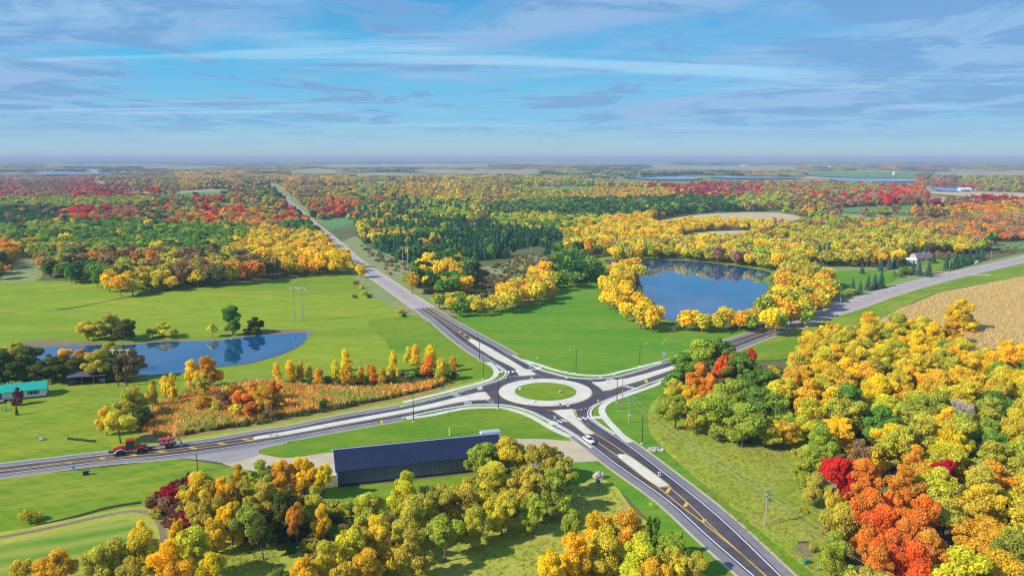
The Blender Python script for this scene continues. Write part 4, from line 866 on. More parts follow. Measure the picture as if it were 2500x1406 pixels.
fill([(1950, 1000), (2620, 960), (2680, 1130), (2000, 1130), (1940, 1050)], 13.5, 10.2, [('YG', 4), ('Y', 2), ('OL', 3.5), ('OG', 2), ('G', 1), ('YO', .6)], 'the middle of the right hand wood', 6)
fill([(2020, 1130), (2680, 1130), (2720, 1290), (2060, 1290)], 12, 10.2, [('YO', 2), ('Y', 2), ('YG', 3.5), ('OL', 3), ('O', .5)], 'the near part of the right hand wood', 7)
fill([(2030, 1290), (2720, 1290), (2800, 1500), (2040, 1500)], 12, 10.4, [('YG', 4), ('Y', 1.5), ('OL', 3), ('OG', 2), ('YO', .6)], 'the bottom right corner wood', 8)
fill([(1470, 690), (1500, 652), (1555, 640), (1560, 662), (1535, 690), (1530, 712), (1560, 728), (1600, 752), (1625, 780), (1570, 772), (1520, 748), (1480, 722)], 13, 9.2, [('Y', 4), ('YO', 2), ('YG', 2)], 'the left bank of the large pond', 9, wr=(1.0, 1.3))
fill([(1640, 768), (1740, 765), (1800, 760), (1850, 765), (1850, 790), (1740, 782), (1640, 784)], 10, 8.6, [('Y', 3), ('YG', 3), ('OG', 1), ('PK', .6)], 'the near bank of the large pond', 10)
fill([(1870, 745), (1895, 712), (1900, 668), (1960, 645), (2030, 668), (2040, 700), (2010, 745), (1950, 770), (1880, 790), (1850, 775)], 13, 9.6, [('Y', 3), ('YO', 2), ('OL', 2), ('YG', 2), ('OG', 1)], 'the right bank of the large pond', 12)
fill([(1500, 620), (1600, 610), (1750, 618), (1860, 634), (1960, 640), (2000, 600), (1850, 590), (1650, 588), (1500, 590)], 13, 10, [('OL', 3), ('YG', 3), ('Y', 2), ('OG', 1), ('PK', 1)], 'the far bank of the large pond', 13)
fill([(1005, 655), (1060, 620), (1120, 622), (1165, 650), (1150, 690), (1060, 700), (1005, 690)], 12, 9.8, [('DG', 3), ('G', 2), ('Y', 1.6), ('YO', 1)], 'the round copse right of the north west road', 14)
fill([(1345, 625), (1400, 612), (1455, 630), (1460, 660), (1390, 678), (1350, 668)], 13, 9.6, [('DG', 4), ('G', 2)], 'the dark green copse above the centre field', 15)
fill([(1195, 728), (1240, 700), (1290, 668), (1330, 648), (1355, 662), (1350, 700), (1310, 722), (1220, 745)], 12, 9.4, [('Y', 3), ('YO', 1.5), ('YG', 2), ('O', .8)], 'the yellow trees on the centre field corner', 16)
fill([(1060, 738), (1110, 722), (1180, 735), (1170, 752), (1100, 756)], 8, 8.5, [('OG', 3), ('YG', 2), ('G', 1)], 'the low trees where road and centre field meet', 17)

# ---- mid and far woods: sampled on the ground, coloured by place
OPEN = [[(2195, 664), (2205, 624), (2300, 618), (2365, 640)],[(640, 446), (676, 449), (738, 498), (775, 545), (738, 545), (702, 508), (655, 455)], [(570, 399), (588, 399), (616, 430), (596, 434)],
 [(690, 428), (690, 416), (760, 412), (855, 415), (830, 427)], [(855, 437), (860, 424), (960, 421), (1005, 429)], [(1920, 552), (1920, 538), (2050, 530), (2340, 535), (2310, 552)], [(1395, 449), (1395, 438), (1470, 434), (1505, 442)], [(1778, 478), (1780, 466), (1850, 465), (1885, 473)],
 [(330, 416), (330, 407), (470, 404), (565, 409), (460, 417)],  # photo outlines of open ground (seen ground level)
 [(-200, 775), (-200, 690), (152, 684), (300, 730), (500, 703), (700, 680), (868, 668), (905, 700), (1200, 905), (640, 1060), (-200, 1160)],
 [(15, 690), (10, 660), (60, 622), (95, 640), (105, 690)],
 [(758, 543), (848, 527), (868, 545), (880, 580), (905, 605), (1010, 648), (1165, 640), (1290, 620), (1425, 632), (1480, 625), (1560, 628), (1700, 626), (1900, 660), (1960, 650), (2200, 655), (2340, 630), (2600, 575), (2700, 860), (1200, 910), (870, 645), (800, 590)],
 [(1590, 562), (1590, 540), (1660, 526), (1740, 518), (1900, 516), (2010, 545), (1960, 560), (1860, 558), (1700, 552)],
 [(1655, 604), (1655, 577), (1720, 565), (1830, 562), (1862, 578), (1795, 600)],
 [(2262, 502), (2262, 472), (2350, 466), (2700, 478), (2700, 510), (2420, 492)],
 [(1325, 476), (1325, 460), (1390, 454), (1445, 458), (1435, 472)], [(425, 490), (425, 472), (560, 466), (565, 484)],
 [(1000, 430), (1000, 414), (1330, 416), (1310, 429)], [(1500, 455), (1490, 432), (1700, 428), (2250, 440), (2240, 455), (1800, 450)], [(1560, 420), (1580, 403), (1960, 406), (1950, 420)],
 [(2255, 475), (2260, 454), (2340, 456), (2380, 472)], [(-50, 434), (-50, 420), (310, 418), (310, 430)], [(1950, 440), (1950, 418), (2260, 418), (2250, 440)],
 [(2030, 524), (2030, 508), (2200, 502), (2340, 510), (2290, 524)], [(2270, 434), (2270, 420), (2700, 414), (2700, 434)], [(2010, 498), (2015, 486), (2085, 485), (2120, 494)],
 [(780, 412), (780, 402), (1210, 400), (1200, 411)], [(1225, 403), (1225, 396), (1650, 396), (1640, 403)], [(2385, 612), (2385, 592), (2700, 585), (2700, 605)], [(90, 408), (100, 400), (430, 401), (420, 408)],
 [(1100, 565), (1110, 548), (1200, 540), (1210, 552), (1150, 566)], [(1180, 540), (1190, 526), (1270, 520), (1260, 536)], [(1200, 622), (1290, 602), (1410, 606), (1400, 620)]]
BL = [  # (cx, cy, rx, ry, strength, palette)
 (90, 462, 210, 22, 1.6, [('CR', 2.6), ('R', 1), ('BR', 3), ('PK', 2.6), ('OG', 1)]), (430, 445, 300, 16, 1, [('BR', 3), ('YO', 2), ('OG', 2), ('DG', 1)]), (620, 450, 160, 14, 1, [('YO', 3), ('DG', 2), ('BR', 2)]),
 (180, 498, 240, 12, 1, [('OG', 4), ('G', 2), ('YG', 1)]), (480, 522, 270, 22, 1.8, [('RO', 2.5), ('R', 2.2), ('CR', .8), ('BR', 2.6), ('DG', 2.0), ('OG', 1.6), ('YO', 1)]), (60, 530, 110, 20, 1, [('DG', 4), ('O', 1), ('BR', 1)]),
 (330, 580, 270, 34, 1.5, [('G', 8), ('OG', 3), ('Y', .5), ('DG', 2)]), (150, 600, 120, 30, .8, [('OG', 3), ('YO', 2), ('BR', 2), ('G', 2)]), (20, 620, 60, 30, 1.2, [('YO', 4), ('DO', 3), ('O', 1)]),
 (450, 645, 260, 28, 1.2, [('OL', 3), ('BR', 2.5), ('DO', 2), ('YO', 1), ('O', .5), ('G', 1)]), (720, 600, 130, 40, 1.8, [('Y', 6), ('YO', 2.5), ('PK', 1), ('YG', 2)]), (780, 645, 90, 35, 1.5, [('Y', 5), ('YG', 3), ('OL', 1)]),
 (470, 690, 330, 18, 1.2, [('Y', 4), ('YG', 3), ('YO', 2), ('OL', 1)]), (205, 690, 55, 35, 2.2, [('G', 5), ('DG', 2)]), (740, 560, 60, 14, 1.4, [('DG', 4), ('G', 2)]), (640, 545, 90, 16, 1, [('BR', 3), ('O', 2), ('YO', 1)]),
 (960, 565, 130, 40, 2.0, [('PN', 6), ('G', 2), ('YG', 1.6), ('YO', .7)]), (1190, 588, 130, 26, 2.0, [('PN', 6), ('DG', 2), ('G', 1.5)]), (1010, 510, 120, 24, 1.2, [('PN', 3), ('OG', 2), ('YG', 1)]), (1420, 508, 150, 17, 2.0, [('DG', 5), ('G', 4)]),
 (1620, 502, 190, 15, 1.8, [('DG', 4), ('G', 4), ('OG', 1)]), (1880, 495, 110, 18, 1.2, [('OG', 4), ('BR', 2), ('YG', 2)]), (1330, 545, 120, 22, 1.0, [('G', 3), ('OG', 2), ('YG', 2)]),
 (1620, 568, 170, 34, 1.6, [('Y', 5), ('YG', 3), ('YO', 1)]), (1480, 570, 100, 26, 1, [('OL', 3), ('Y', 2), ('G', 1)]), (1800, 618, 200, 24, 1.4, [('OL', 4), ('YG', 3), ('PK', 1.5), ('YO', 1)]), (1950, 590, 180, 26, 1.4, [('OL', 4), ('YG', 3), ('BR', 2), ('G', 1)]),
 (2200, 600, 170, 30, 1.3, [('OL', 4), ('YG', 2), ('Y', 2), ('BR', 1.5), ('DO', 1)]), (2180, 555, 220, 24, 1.1, [('DO', 1), ('BR', 3), ('OG', 3), ('YO', 2), ('PK', 2)]), (2400, 560, 160, 34, 1.1, [('BR', 4), ('PK', 2), ('O', 2), ('OG', 1)]),
 (2060, 462, 230, 16, 1.8, [('R', 1.8), ('CR', 1.6), ('BR', 3.4), ('RO', 1.5), ('OG', 1.6), ('PK', 1.5)]), (2300, 490, 200, 16, 1.4, [('CR', 2), ('BR', 4), ('R', 1), ('PK', 1)]), (1740, 462, 130, 16, 1.3, [('CR', 2), ('BR', 3), ('RO', 1), ('YO', 1)]),
 (2010, 510, 220, 14, 1, [('YO', 2), ('OG', 3), ('BR', 3)]), (2440, 510, 120, 20, 1, [('O', 2), ('YO', 2), ('OG', 2), ('BR', 2)]),
 (1180, 470, 330, 24, 1.2, [('YO', 3), ('Y', 2), ('OL', 3), ('BR', 2.4), ('G', 1), ('OG', 2)]), (860, 470, 160, 26, 1, [('OG', 3), ('YO', 2), ('BR', 2), ('DG', 2)]), (900, 500, 140, 12, 1, [('G', 3), ('RO', 1.5), ('OG', 2)]),
 (1500, 470, 160, 16, 1.1, [('YO', 3), ('YG', 3), ('PK', 1), ('OG', 1)]), (1420, 425, 200, 10, .8, [('DG', 2), ('OL', 2), ('BR', 1)])]
FARP = [('DG', 4), ('OG', 2), ('BR', 2.5), ('YO', 1.2), ('OL', 2), ('PK', .8)]
_bl = np.array([b[:5] for b in BL])
def pickcol(px, py, g):
    s = _bl[:, 4] * np.exp(-((px - _bl[:, 0]) / _bl[:, 2]) ** 2 - ((py - _bl[:, 1]) / _bl[:, 3]) ** 2) * g.uniform(.55, 1.45, len(_bl))
    k = int(np.argmax(s))
    pal = BL[k][5] if s[k] > 0.10 else FARP
    w = np.array([p[1] for p in pal], float); sc_ = max(60.0, 0.06 * 155950 / max(py - YH, 6)); X_ = (px - 1250) / FPX * 155950 / max(py - YH, 6); Y_ = 155950 / max(py - YH, 6)
    u = (0.5 + 0.28 * math.sin(X_ / sc_ + 1.7 * math.sin(Y_ / sc_ * .8)) + 0.24 * math.sin(Y_ / sc_ * 1.3 + 1.1 * math.sin(X_ / sc_ * .7) + k)) if g.random() < .42 else g.random()
    return pal[int(np.searchsorted(np.cumsum(w) / w.sum(), min(max(u, 0), .999)))][0]
roadw = np.array(resample(NWw, 12)); roade = np.array(resample(NEw, 12))
def road_clear(x, y, r=12.0):
    ok = np.ones(len(x), bool)
    for rd in (roadw, roade):
        for i in range(0, len(x), 4000):
            d = np.min((x[i:i + 4000, None] - rd[None, :, 0]) ** 2 + (y[i:i + 4000, None] - rd[None, :, 1]) ** 2, axis=1)
            ok[i:i + 4000] &= d > np.clip(r + 1 - (y[i:i + 4000] - 700) * 0.01, 7, r) ** 2
    return ok
def sample(z0, z1, spacing, half=0.72):
    """jittered grid over the seen ground; spacing may grow with distance"""
    g = np.random.default_rng(int(z0) + 3); X = []; Y = []
    y = z0
    while y < z1:
        s = spacing(y); n = int(2 * half * y / s) + 1
        X.append((np.arange(n) - n / 2) * s + g.uniform(-.42, .42, n) * s); Y.append(y + g.uniform(-.42, .42, n) * s); y += s * .9
    x = np.concatenate(X); y = np.concatenate(Y); px, py, d = P(x, y, H(x, y))
    ok = (px > -140) & (px < 2640)
    for o in OPEN: ok &= ~inpoly(px, py, o)
    x, y, px, py = x[ok], y[ok], px[ok], py[ok]
    k = road_clear(x, y); return x[k], y[k], px[k], py[k]
gN = np.random.default_rng(77)
MID = []       # x,y,z,w,h,key
x, y, px, py = sample(430, 1050, lambda d: 8.6 + (d - 430) * .003)
gap = np.sin(x / 47 + 1.9 * np.sin(y / 83)) + np.sin(y / 61 + 1.3 * np.sin(x / 71)) ; keep = (py < 760) & ((gap < 1.45) | (px < 1200) | (py > 560))
for a, b, p, q in zip(x[keep], y[keep], px[keep], py[keep]):
    if any((t['x'] - a) ** 2 + (t['y'] - b) ** 2 < 60 for t in T): continue
    h = gN.uniform(9, 15); k = pickcol(p, q - 0.5 * h * FPX / b, gN)
    if k == 'PN': h = gN.uniform(10, 14)
    MID.append((a, b, float(H(a, b)), (gN.uniform(6, 8.5) if k == 'PN' else gN.uniform(8.5, 13)), h, k))
FAR = []
x, y, px, py = sample(1055, 2700, lambda d: 11.5 + (d - 1050) * .004)
gap = np.sin(x / 118 + 1.9 * np.sin(y / 210)) + np.sin(y / 150 + 1.6 * np.sin(x / 170)) + .6 * np.sin((x + y) / 61); lim = np.where(y > 1500, .75, 1.35); ok = (gap < lim) | (gN.random(len(x)) < .10)
x, y, px, py = x[ok], y[ok], px[ok], py[ok]
for a, b, p, q in zip(x, y, px, py):
    h = gN.uniform(7, 16); k = pickcol(p, q - 0.5 * h * FPX / b, gN)
    FAR.append((a, b, float(H(a, b)), 7.0 if k == 'PN' else gN.uniform(10.5, 16), h * (1.1 if k == 'PN' else 1), k))
# beyond: wood lots and tree belts between fields
VF = []
x, y, px, py = sample(2720, 24000, lambda d: d * 0.0135)
bel = np.sin(x / 610 + 1.7 * np.sin(y / 900)) + np.sin(y / 520 + 2.1 * np.sin(x / 1400)) + 0.8 * np.sin((x * .7 + y) / 330)
for a, b, p, q, v in zip(x, y, px, py, bel):
    if v < -0.15 and b > 3300 and gN.random() > 0.12: continue
    k = pickcol(p, q - 2, gN); VF.append((a, b, float(H(a, b)), b * 0.0135 * gN.uniform(1.0, 1.6), gN.uniform(8, 13), k))

# ---- individuals: the 300 that show largest
vis = []
for t in T:
    px_, py_, d_ = P(t['x'], t['y'], .6 * t['h'])
    s = t['w'] * t['h'] / d_ ** 2
    if px_ < -60 or px_ > 2560 or py_ > 1480: s *= 0.02
    if t['fix']: s *= 3
    vis.append(s)
order = np.argsort(-np.array(vis)); big = [T[i] for i in order[:300]]; rest = [T[i] for i in order[300:]]
ORD = ['first', 'second', 'third', 'fourth', 'fifth', 'sixth', 'seventh', 'eighth', 'ninth', 'tenth', 'eleventh', 'twelfth', 'thirteenth', 'fourteenth', 'fifteenth', 'sixteenth', 'seventeenth', 'eighteenth', 'nineteenth', 'twentieth']
def ordw(n): return ORD[n] if n < 20 else ORD[19][:-4] + 'y-' + ORD[n - 20] if n < 29 else str(n + 1) + 'th'
def place_tree(t, label, cat, grp, name, crown, trunk, sx, sz, crown_name='crown'):
    zz = float(H(t['x'], t['y'])) + 0.02
    e = empty(name, (t['x'], t['y'], zz), random.uniform(0, 6.28), (sx, sx * random.uniform(.92, 1.08), sz))
    tag(e, label, cat, grp)
    c = bpy.data.objects.new(crown_name, crown); col.objects.link(c); c.parent = e; settint(c, t['key'])
    k = bpy.data.objects.new('trunk', trunk); col.objects.link(k); k.parent = e
    return e
def label_all(items, noun):
    cnt = {}
    for t in items: cnt.setdefault((t['zone'], t['key']), []).append(t)
    for (zn, key), l in cnt.items():
        l.sort(key=lambda t: P(t['x'], t['y'], 5)[0]); wd = PAL[key][2]
        for i, t in enumerate(l):
            if len(l) == 1: t['label'] = f"only {wd} {noun} in {zn}"
            elif i == 0: t['label'] = f"leftmost {wd} {noun} in {zn}"
            elif i == len(l) - 1: t['label'] = f"rightmost {wd} {noun} in {zn}"
            else: t['label'] = f"{ordw(i)} {wd} {noun} from left in {zn}"
label_all(big, 'tree')
for i, t in enumerate(big):
    k = (i * 5 + int(t['x'])) % len(CROWN)
    place_tree(t, t['label'], 'tree', 'autumn trees in ' + t['zone'], 'broadleaf_tree', CROWN[k], TRUNK[k], t['w'] / 10, t['h'] / 12)
S = []
for px_, py_, w_, h_, k_ in SAPS:
    xx, yy = G(px_, py_, .55 * h_); d_ = P(xx, yy, .55 * h_)[2]; S.append(dict(x=xx, y=yy, w=w_ * d_ / FPX, h=h_, key=k_, zone='the row along the marsh'))
label_all(S, 'young tree')
for i, t in enumerate(S): place_tree(t, t['label'], 'young tree', 'slim young trees along the marsh', 'aspen_sapling', SAP[i % 3], SAPT, t['w'] / 2.9, t['h'] / 7.2)
S = []
def shrub_zone(px_, py_):
    if px_ > 1900 and py_ < 800: return 'the east road verge'
    if px_ > 1900: return 'the rough meadow edge at right'
    if px_ < 130: return 'the lower left field' if py_ > 1000 else 'the far left clearing'
    if py_ > 1150: return 'the undergrowth of the lower grove'
    if py_ < 800: return 'the north west road side'
    return 'the marsh row'
for px_, py_, w_, k_ in SHRUBS:
    xx, yy = G(px_, py_, 1.2); d_ = P(xx, yy, 1)[2]; S.append(dict(x=xx, y=yy, w=w_ * d_ / FPX, key=k_, zone=shrub_zone(px_, py_)))
label_all(S, 'shrub')
for i, t in enumerate(S):
    o = bpy.data.objects.new('shrub', SHR[i % 3]); col.objects.link(o); o.location = (t['x'], t['y'], float(H(t['x'], t['y']))); s = t['w'] / 3.2
    o.scale = (s, s, s * 1.05); o.rotation_euler.z = i * 1.3; settint(o, t['key']); tag(o, t['label'], 'shrub', 'shrubs of ' + t['zone'])
S = []
for px_, py_, w_, h_, k_ in SPR:
    xx, yy = G(px_, py_, .45 * h_); d_ = P(xx, yy, .45 * h_)[2]
    zn = 'the east road and farmhouse' if px_ > 1900 else ('the house yard' if px_ < 100 else 'the centre woods'); S.append(dict(x=xx, y=yy, w=w_ * d_ / FPX, h=h_, key=k_, zone=zn))
label_all(S, 'spruce')
for i, t in enumerate(S): place_tree(t, t['label'], 'spruce', 'spruces by ' + t['zone'], 'spruce_tree', CON[i % 2], CONT, t['w'] / 5.2, t['h'] / 12)
# ornamental purple tree and bare trees
xx, yy = G(44, 988); t = dict(x=xx, y=yy, w=5, h=7, key='PU'); place_tree(t, 'small purple leaved tree in front of the white house', 'tree', None, 'ornamental_tree', CROWN[2], TRUNK[2], .40, .50)
def bare_tree(px_, py_, h, lab, seed):
    xx, yy = G(px_, py_, 0.4 * h); rr = random.Random(seed); m = MB(); base_ = Vector((0, 0, -.3))
    tr = MB().cyl(base_, (0.1, 0, h * .35), .26, .18, 7)
    def grow(p, d, l, r, lev):
        q = p + d * l; m.cyl(p, q, r, r * .6, 5 if lev < 2 else 3, cap=False)
        if lev < 5:
            for k in range(3 if lev else 6):
                nd = (d + Vector((rr.uniform(-1, 1), rr.uniform(-1, 1), rr.uniform(-.1, .6))) * .75).normalized(); grow(p.lerp(q, rr.uniform(.55, 1)), nd, l * rr.uniform(.6, .8), max(r * .6, .05), lev + 1)
    grow(Vector((0.1, 0, h * .33)), Vector((0, 0, 1)), h * .22, .17, 0)
    e = empty('bare_tree', (xx, yy, 0)); tag(e, lab, 'bare tree'); tr.build('trunk', M_palebark, e); m.build('crown', M_palebark, e)
bare_tree(2345, 1052, 18, 'leafless grey tree standing up out of the right hand wood', 3)
bare_tree(2036, 1205, 9, 'small leafless grey tree in front of the bright red tree', 4)
bare_tree(1298, 1172, 9, 'bare grey branches among the yellow green trees by the gravel lot', 8)

# ---- stuff through geometry nodes
def instancer(name, rows, forms, label, cat):
    """rows: x,y,z,sx,sz,form,tint,tintb"""
    me = bpy.data.meshes.new(name); me.from_pydata([(r[0], r[1], r[2]) for r in rows], [], []); n = len(rows)
    def attr(nm, tp, vals, fld):
        a = me.attributes.new(nm, tp, 'POINT'); a.data.foreach_set(fld, np.asarray(vals, np.float32).ravel() if tp != 'INT' else np.asarray(vals, np.int32).ravel())
    attr('sc', 'FLOAT_VECTOR', [(r[3], r[3], r[4]) for r in rows], 'vector'); attr('idx', 'INT', [r[5] for r in rows], 'value')
    g = np.random.default_rng(9); attr('rt', 'FLOAT_VECTOR', [(0, 0, a) for a in g.uniform(0, 6.28, n)], 'vector')
    attr('tint', 'FLOAT_COLOR', [(*r[6], 1) for r in rows], 'color'); attr('tintb', 'FLOAT_COLOR', [(*r[7], 1) for r in rows], 'color')
    o = link(name, me); cl = bpy.data.collections.new(name + '_forms')
    for i, f in enumerate(forms):
        cl.objects.link(bpy.data.objects.new(f'{name}_form_{i}', f))
    ng = bpy.data.node_groups.new(name, 'GeometryNodeTree'); ng.interface.new_socket('Geometry', in_out='INPUT', socket_type='NodeSocketGeometry'); ng.interface.new_socket('Geometry', in_out='OUTPUT', socket_type='NodeSocketGeometry')
    gi = ng.nodes.new('NodeGroupInput'); go = ng.nodes.new('NodeGroupOutput'); ip = ng.nodes.new('GeometryNodeInstanceOnPoints'); ci = ng.nodes.new('GeometryNodeCollectionInfo')
    ci.inputs[0].default_value = cl; ci.inputs[1].default_value = True; ci.inputs[2].default_value = True
    def na(nm, tp): k = ng.nodes.new('GeometryNodeInputNamedAttribute'); k.data_type = tp; k.inputs[0].default_value = nm; return k.outputs[0]
    ng.links.new(gi.outputs[0], ip.inputs['Points']); ng.links.new(ci.outputs[0], ip.inputs['Instance']); ip.inputs['Pick Instance'].default_value = True
    ng.links.new(na('idx', 'INT'), ip.inputs['Instance Index']); ng.links.new(na('rt', 'FLOAT_VECTOR'), ip.inputs['Rotation']); ng.links.new(na('sc', 'FLOAT_VECTOR'), ip.inputs['Scale'])
    ng.links.new(ip.outputs[0], go.inputs[0])
    md = o.modifiers.new('scatter', 'NODES'); md.node_group = ng
    return tag(o, label, cat, kind='stuff')
def trow(x, y, z, w, h, k, nb, W=10.0, Hh=12.0, pine=None):
    t, tb, _ = PAL[k]
    i = pine if (k in ('PN', 'BG') and pine is not None) else int(gN.integers(0, nb))
    if k in ('PN', 'BG') and pine is not None: sx = w / 5.2; sz = h / 12
    else: sx = w / W; sz = h / Hh
    return (x, y, z, sx, sz, i, vary(t, .13), vary(tb, .16))
mids = [leafmesh('mid_form', clumps_broad(400 + i, 16, 3.6, 3, 11, 2.0, f), 900, 1.05, 410 + i, [M_leaf, M_bark], MB().cyl((0, 0, -.5), (0, 0, 8), .28, .1, 5)) for i, f in enumerate(('round', 'spread', 'round', 'vase', 'cone'))]
rows = [trow(*m, 5, pine=5) for m in MID] + [trow(t['x'], t['y'], float(H(t['x'], t['y'])), t['w'], t['h'], t['key'], 5, pine=5) for t in rest]
instancer('woodland', rows, mids + [conifer(90, 520, 0.95, 9)], 'mixed autumn woods of the middle distance', 'woods')
fars = [leafmesh('far_form', clumps_broad(500 + i, 8, 3.6, 3, 10.5, 2.4, 'round'), 230, 2.3, 510 + i, [M_leaf]) for i in range(4)] + [conifer(91, 150, 2.0, 6, trunk=False)]
instancer('far_woodland', [trow(*m, 4, pine=4) for m in FAR], fars, 'hazy woods rolling away beyond the nearer woods', 'woods')
def clumpform(i):
    g = np.random.default_rng(600 + i); cl = [(g.uniform(-.5, .5), g.uniform(-.5, .5), g.uniform(.35, .7), g.uniform(.10, .18), g.uniform(.22, .4)) for k in range(16)]
    return leafmesh('belt_form', cl, 340, 0.13, 610 + i, [M_leaf], up=.5)
belts = [clumpform(i) for i in range(3)]
instancer('distant_tree_belts', [trow(*m, 3, W=1.0, Hh=1.0) for m in VF], belts, 'blue hazy tree belts near the horizon', 'woods')
print('TREES', len(big), len(rest), len(MID), len(FAR), len(VF))

# ---- marsh reeds, corn, tufts, forest undergrowth
def tuftform(name, n, h, w, seed):
    g = np.random.default_rng(seed); vs = []; fs = []
    for k in range(n):
        a = g.uniform(0, 6.28); r = w * g.uniform(0, 1); x0, y0 = r * math.cos(a), r * math.sin(a); b = g.uniform(0, 6.28); hh = h * g.uniform(.6, 1.1); lx, ly = g.normal() * .12 * h, g.normal() * .12 * h; q = 0.05 * h
        i = len(vs); vs += [(x0 - q * math.cos(b), y0 - q * math.sin(b), -.05), (x0 + q * math.cos(b), y0 + q * math.sin(b), -.05), (x0 + lx + q * .6 * math.cos(b), y0 + ly + q * .6 * math.sin(b), hh), (x0 + lx - q * .6 * math.cos(b), y0 + ly - q * .6 * math.sin(b), hh * .97)]; fs.append((i, i + 1, i + 2, i + 3))
    me = bpy.data.meshes.new(name); me.from_pydata(vs, [], fs); at = me.attributes.new('cv', 'FLOAT', 'FACE'); at.data.foreach_set('value', g.uniform(0, 1, len(fs)).astype(np.float32)); me.materials.append(M_leaf); return me
def scatter(poly_px, n, seed, avoid=None):
    g = np.random.default_rng(seed); w = [G(*p) for p in poly_px]; a = np.array(w); x = g.uniform(a[:, 0].min(), a[:, 0].max(), n * 4); y = g.uniform(a[:, 1].min(), a[:, 1].max(), n * 4)
    k = inpoly(x, y, w); return x[k][:n], y[k][:n]
def cover(name, polys, forms, cols, sc, label, cat, seed):
    g = np.random.default_rng(seed); rows = []
    for poly, n in polys:
        xs, ys = scatter(poly, n, seed + n)
        for a, b in zip(xs, ys):
            nn = math.sin(a / 9 + 1.3 * math.sin(b / 13)) + math.sin(b / 7 + a / 17); c = cols[int(np.clip((nn + 2) / 4 * len(cols) + g.normal() * .8, 0, len(cols) - 1))]
            s = g.uniform(*sc); rows.append((a, b, float(H(a, b)), s, s * g.uniform(.8, 1.2), int(g.integers(0, len(forms))), vary(c, .15), vary(c, .3)))
    instancer(name, rows, forms, label, cat)
reed = [tuftform('reed', 26, 1.7, .7, 5), tuftform('reed', 20, 1.4, .6, 6)]
cover('marsh_reeds', [([(400, 1062), (440, 1000), (520, 950), (640, 935), (720, 945), (900, 955), (1000, 945), (1090, 932), (1060, 948), (940, 975), (820, 995), (640, 1028), (430, 1066)], 5200), ([(330, 1045), (400, 985), (500, 950), (480, 1010), (400, 1070)], 500)],
      reed, [(.88, .48, .09), (.90, .56, .12), (.64, .52, .09), (.78, .38, .07), (.88, .64, .18), (.52, .50, .09)], (.8, 1.3), 'rust orange reeds and tall grasses of the marsh', 'reeds', 21)
cover('marsh_grass', [([(380, 1072), (640, 1036), (830, 1000), (960, 972), (1100, 938), (1110, 932), (1060, 942), (960, 962), (820, 990), (640, 1024), (430, 1064)], 1500), ([(760, 930), (1110, 905), (1120, 930), (960, 950), (740, 950)], 900)],
      reed, [(.10, .19, .05), (.14, .13, .05), (.22, .25, .06), (.07, .09, .04)], (.5, .9), 'dark grasses along the lower marsh edge', 'grass', 22)
corn = [tuftform('corn_tuft', 16, 2.0, .9, 7), tuftform('corn_tuft', 14, 1.8, .9, 8)]
xs = []; w = [G(*p) for p in [(2140, 790), (2200, 755), (2300, 715), (2420, 693), (2560, 662), (2640, 800), (2560, 850), (2380, 845), (2210, 825)]]; a = np.array(w); c32, s32 = math.cos(R(32)), math.sin(R(32))
u, v = np.meshgrid(np.arange(-400, 700, 2.1), np.arange(-500, 500, 2.6)); gx = u * c32 - v * s32 + 230; gy = u * s32 + v * c32 + 420; gx = gx.ravel() + rng.normal(size=gx.size) * .25; gy = gy.ravel() + rng.normal(size=gy.size) * .25; k = inpoly(gx, gy, w)
rows = []
for p, q in zip(gx[k], gy[k]):
    c = random.choice([(.74, .53, .22), (.70, .50, .20), (.77, .56, .25), (.66, .50, .18)]); rows.append((p, q, float(H(p, q)), random.uniform(.8, 1.0), random.uniform(.5, .62), random.randint(0, 1), vary(c, .05), vary(c, .1)))
print('CORN', len(rows)); instancer('ripe_corn', rows, corn, 'rows of dry ripe corn at the right edge', 'corn')
tuf = [tuftform('grass_tuft', 18, .55, .5, 9), tuftform('grass_tuft', 14, .45, .45, 10)]
cover('meadow_tufts', [([(1560, 1010), (1640, 1000), (1700, 1055), (1830, 1090), (1960, 1075), (2020, 1150), (2020, 1270), (2030, 1470), (1990, 1440), (1780, 1260), (1640, 1110)], 3600), ([(460, 1440), (470, 1350), (560, 1320), (650, 1325), (700, 1400), (700, 1450)], 900), ([(950, 1440), (1100, 1290), (1350, 1200), (1480, 1175), (1560, 1270), (1700, 1440)], 2200)],
      tuf, [(.38, .44, .05), (.46, .46, .08), (.28, .38, .05), (.52, .44, .12), (.40, .30, .10)], (.5, 1.0), 'coarse tufts of the rough meadows', 'grass', 23)
cover('scrub', [([(1010, 700), (1020, 660), (1170, 660), (1230, 690), (1200, 730), (1100, 745)], 700), ([(1200, 650), (1290, 622), (1420, 640), (1350, 690), (1230, 700)], 260), ([(880, 600), (1000, 650), (990, 690), (950, 670), (900, 630)], 90), ([(2170, 620), (2560, 590), (2560, 610), (2430, 622), (2200, 650)], 200)],
      SHR, [(.34, .22, .11), (.26, .26, .08), (.42, .26, .10), (.20, .24, .07), (.38, .34, .10)], (.5, 1.3), 'low brown and olive scrub of the middle distance', 'scrub', 24)
cover('sumac_thicket', [([(362, 1228), (430, 1175), (478, 1160), (500, 1200), (490, 1260), (470, 1300), (410, 1300), (395, 1262)], 170), ([(540, 1290), (600, 1300), (650, 1325), (560, 1320)], 30)], SHR, [(.30, .05, .05), (.24, .13, .07), (.42, .02, .04), (.22, .20, .06)], (.35, .8), 'low crimson and brown sumac thicket beside the lower grove', 'thicket', 27)
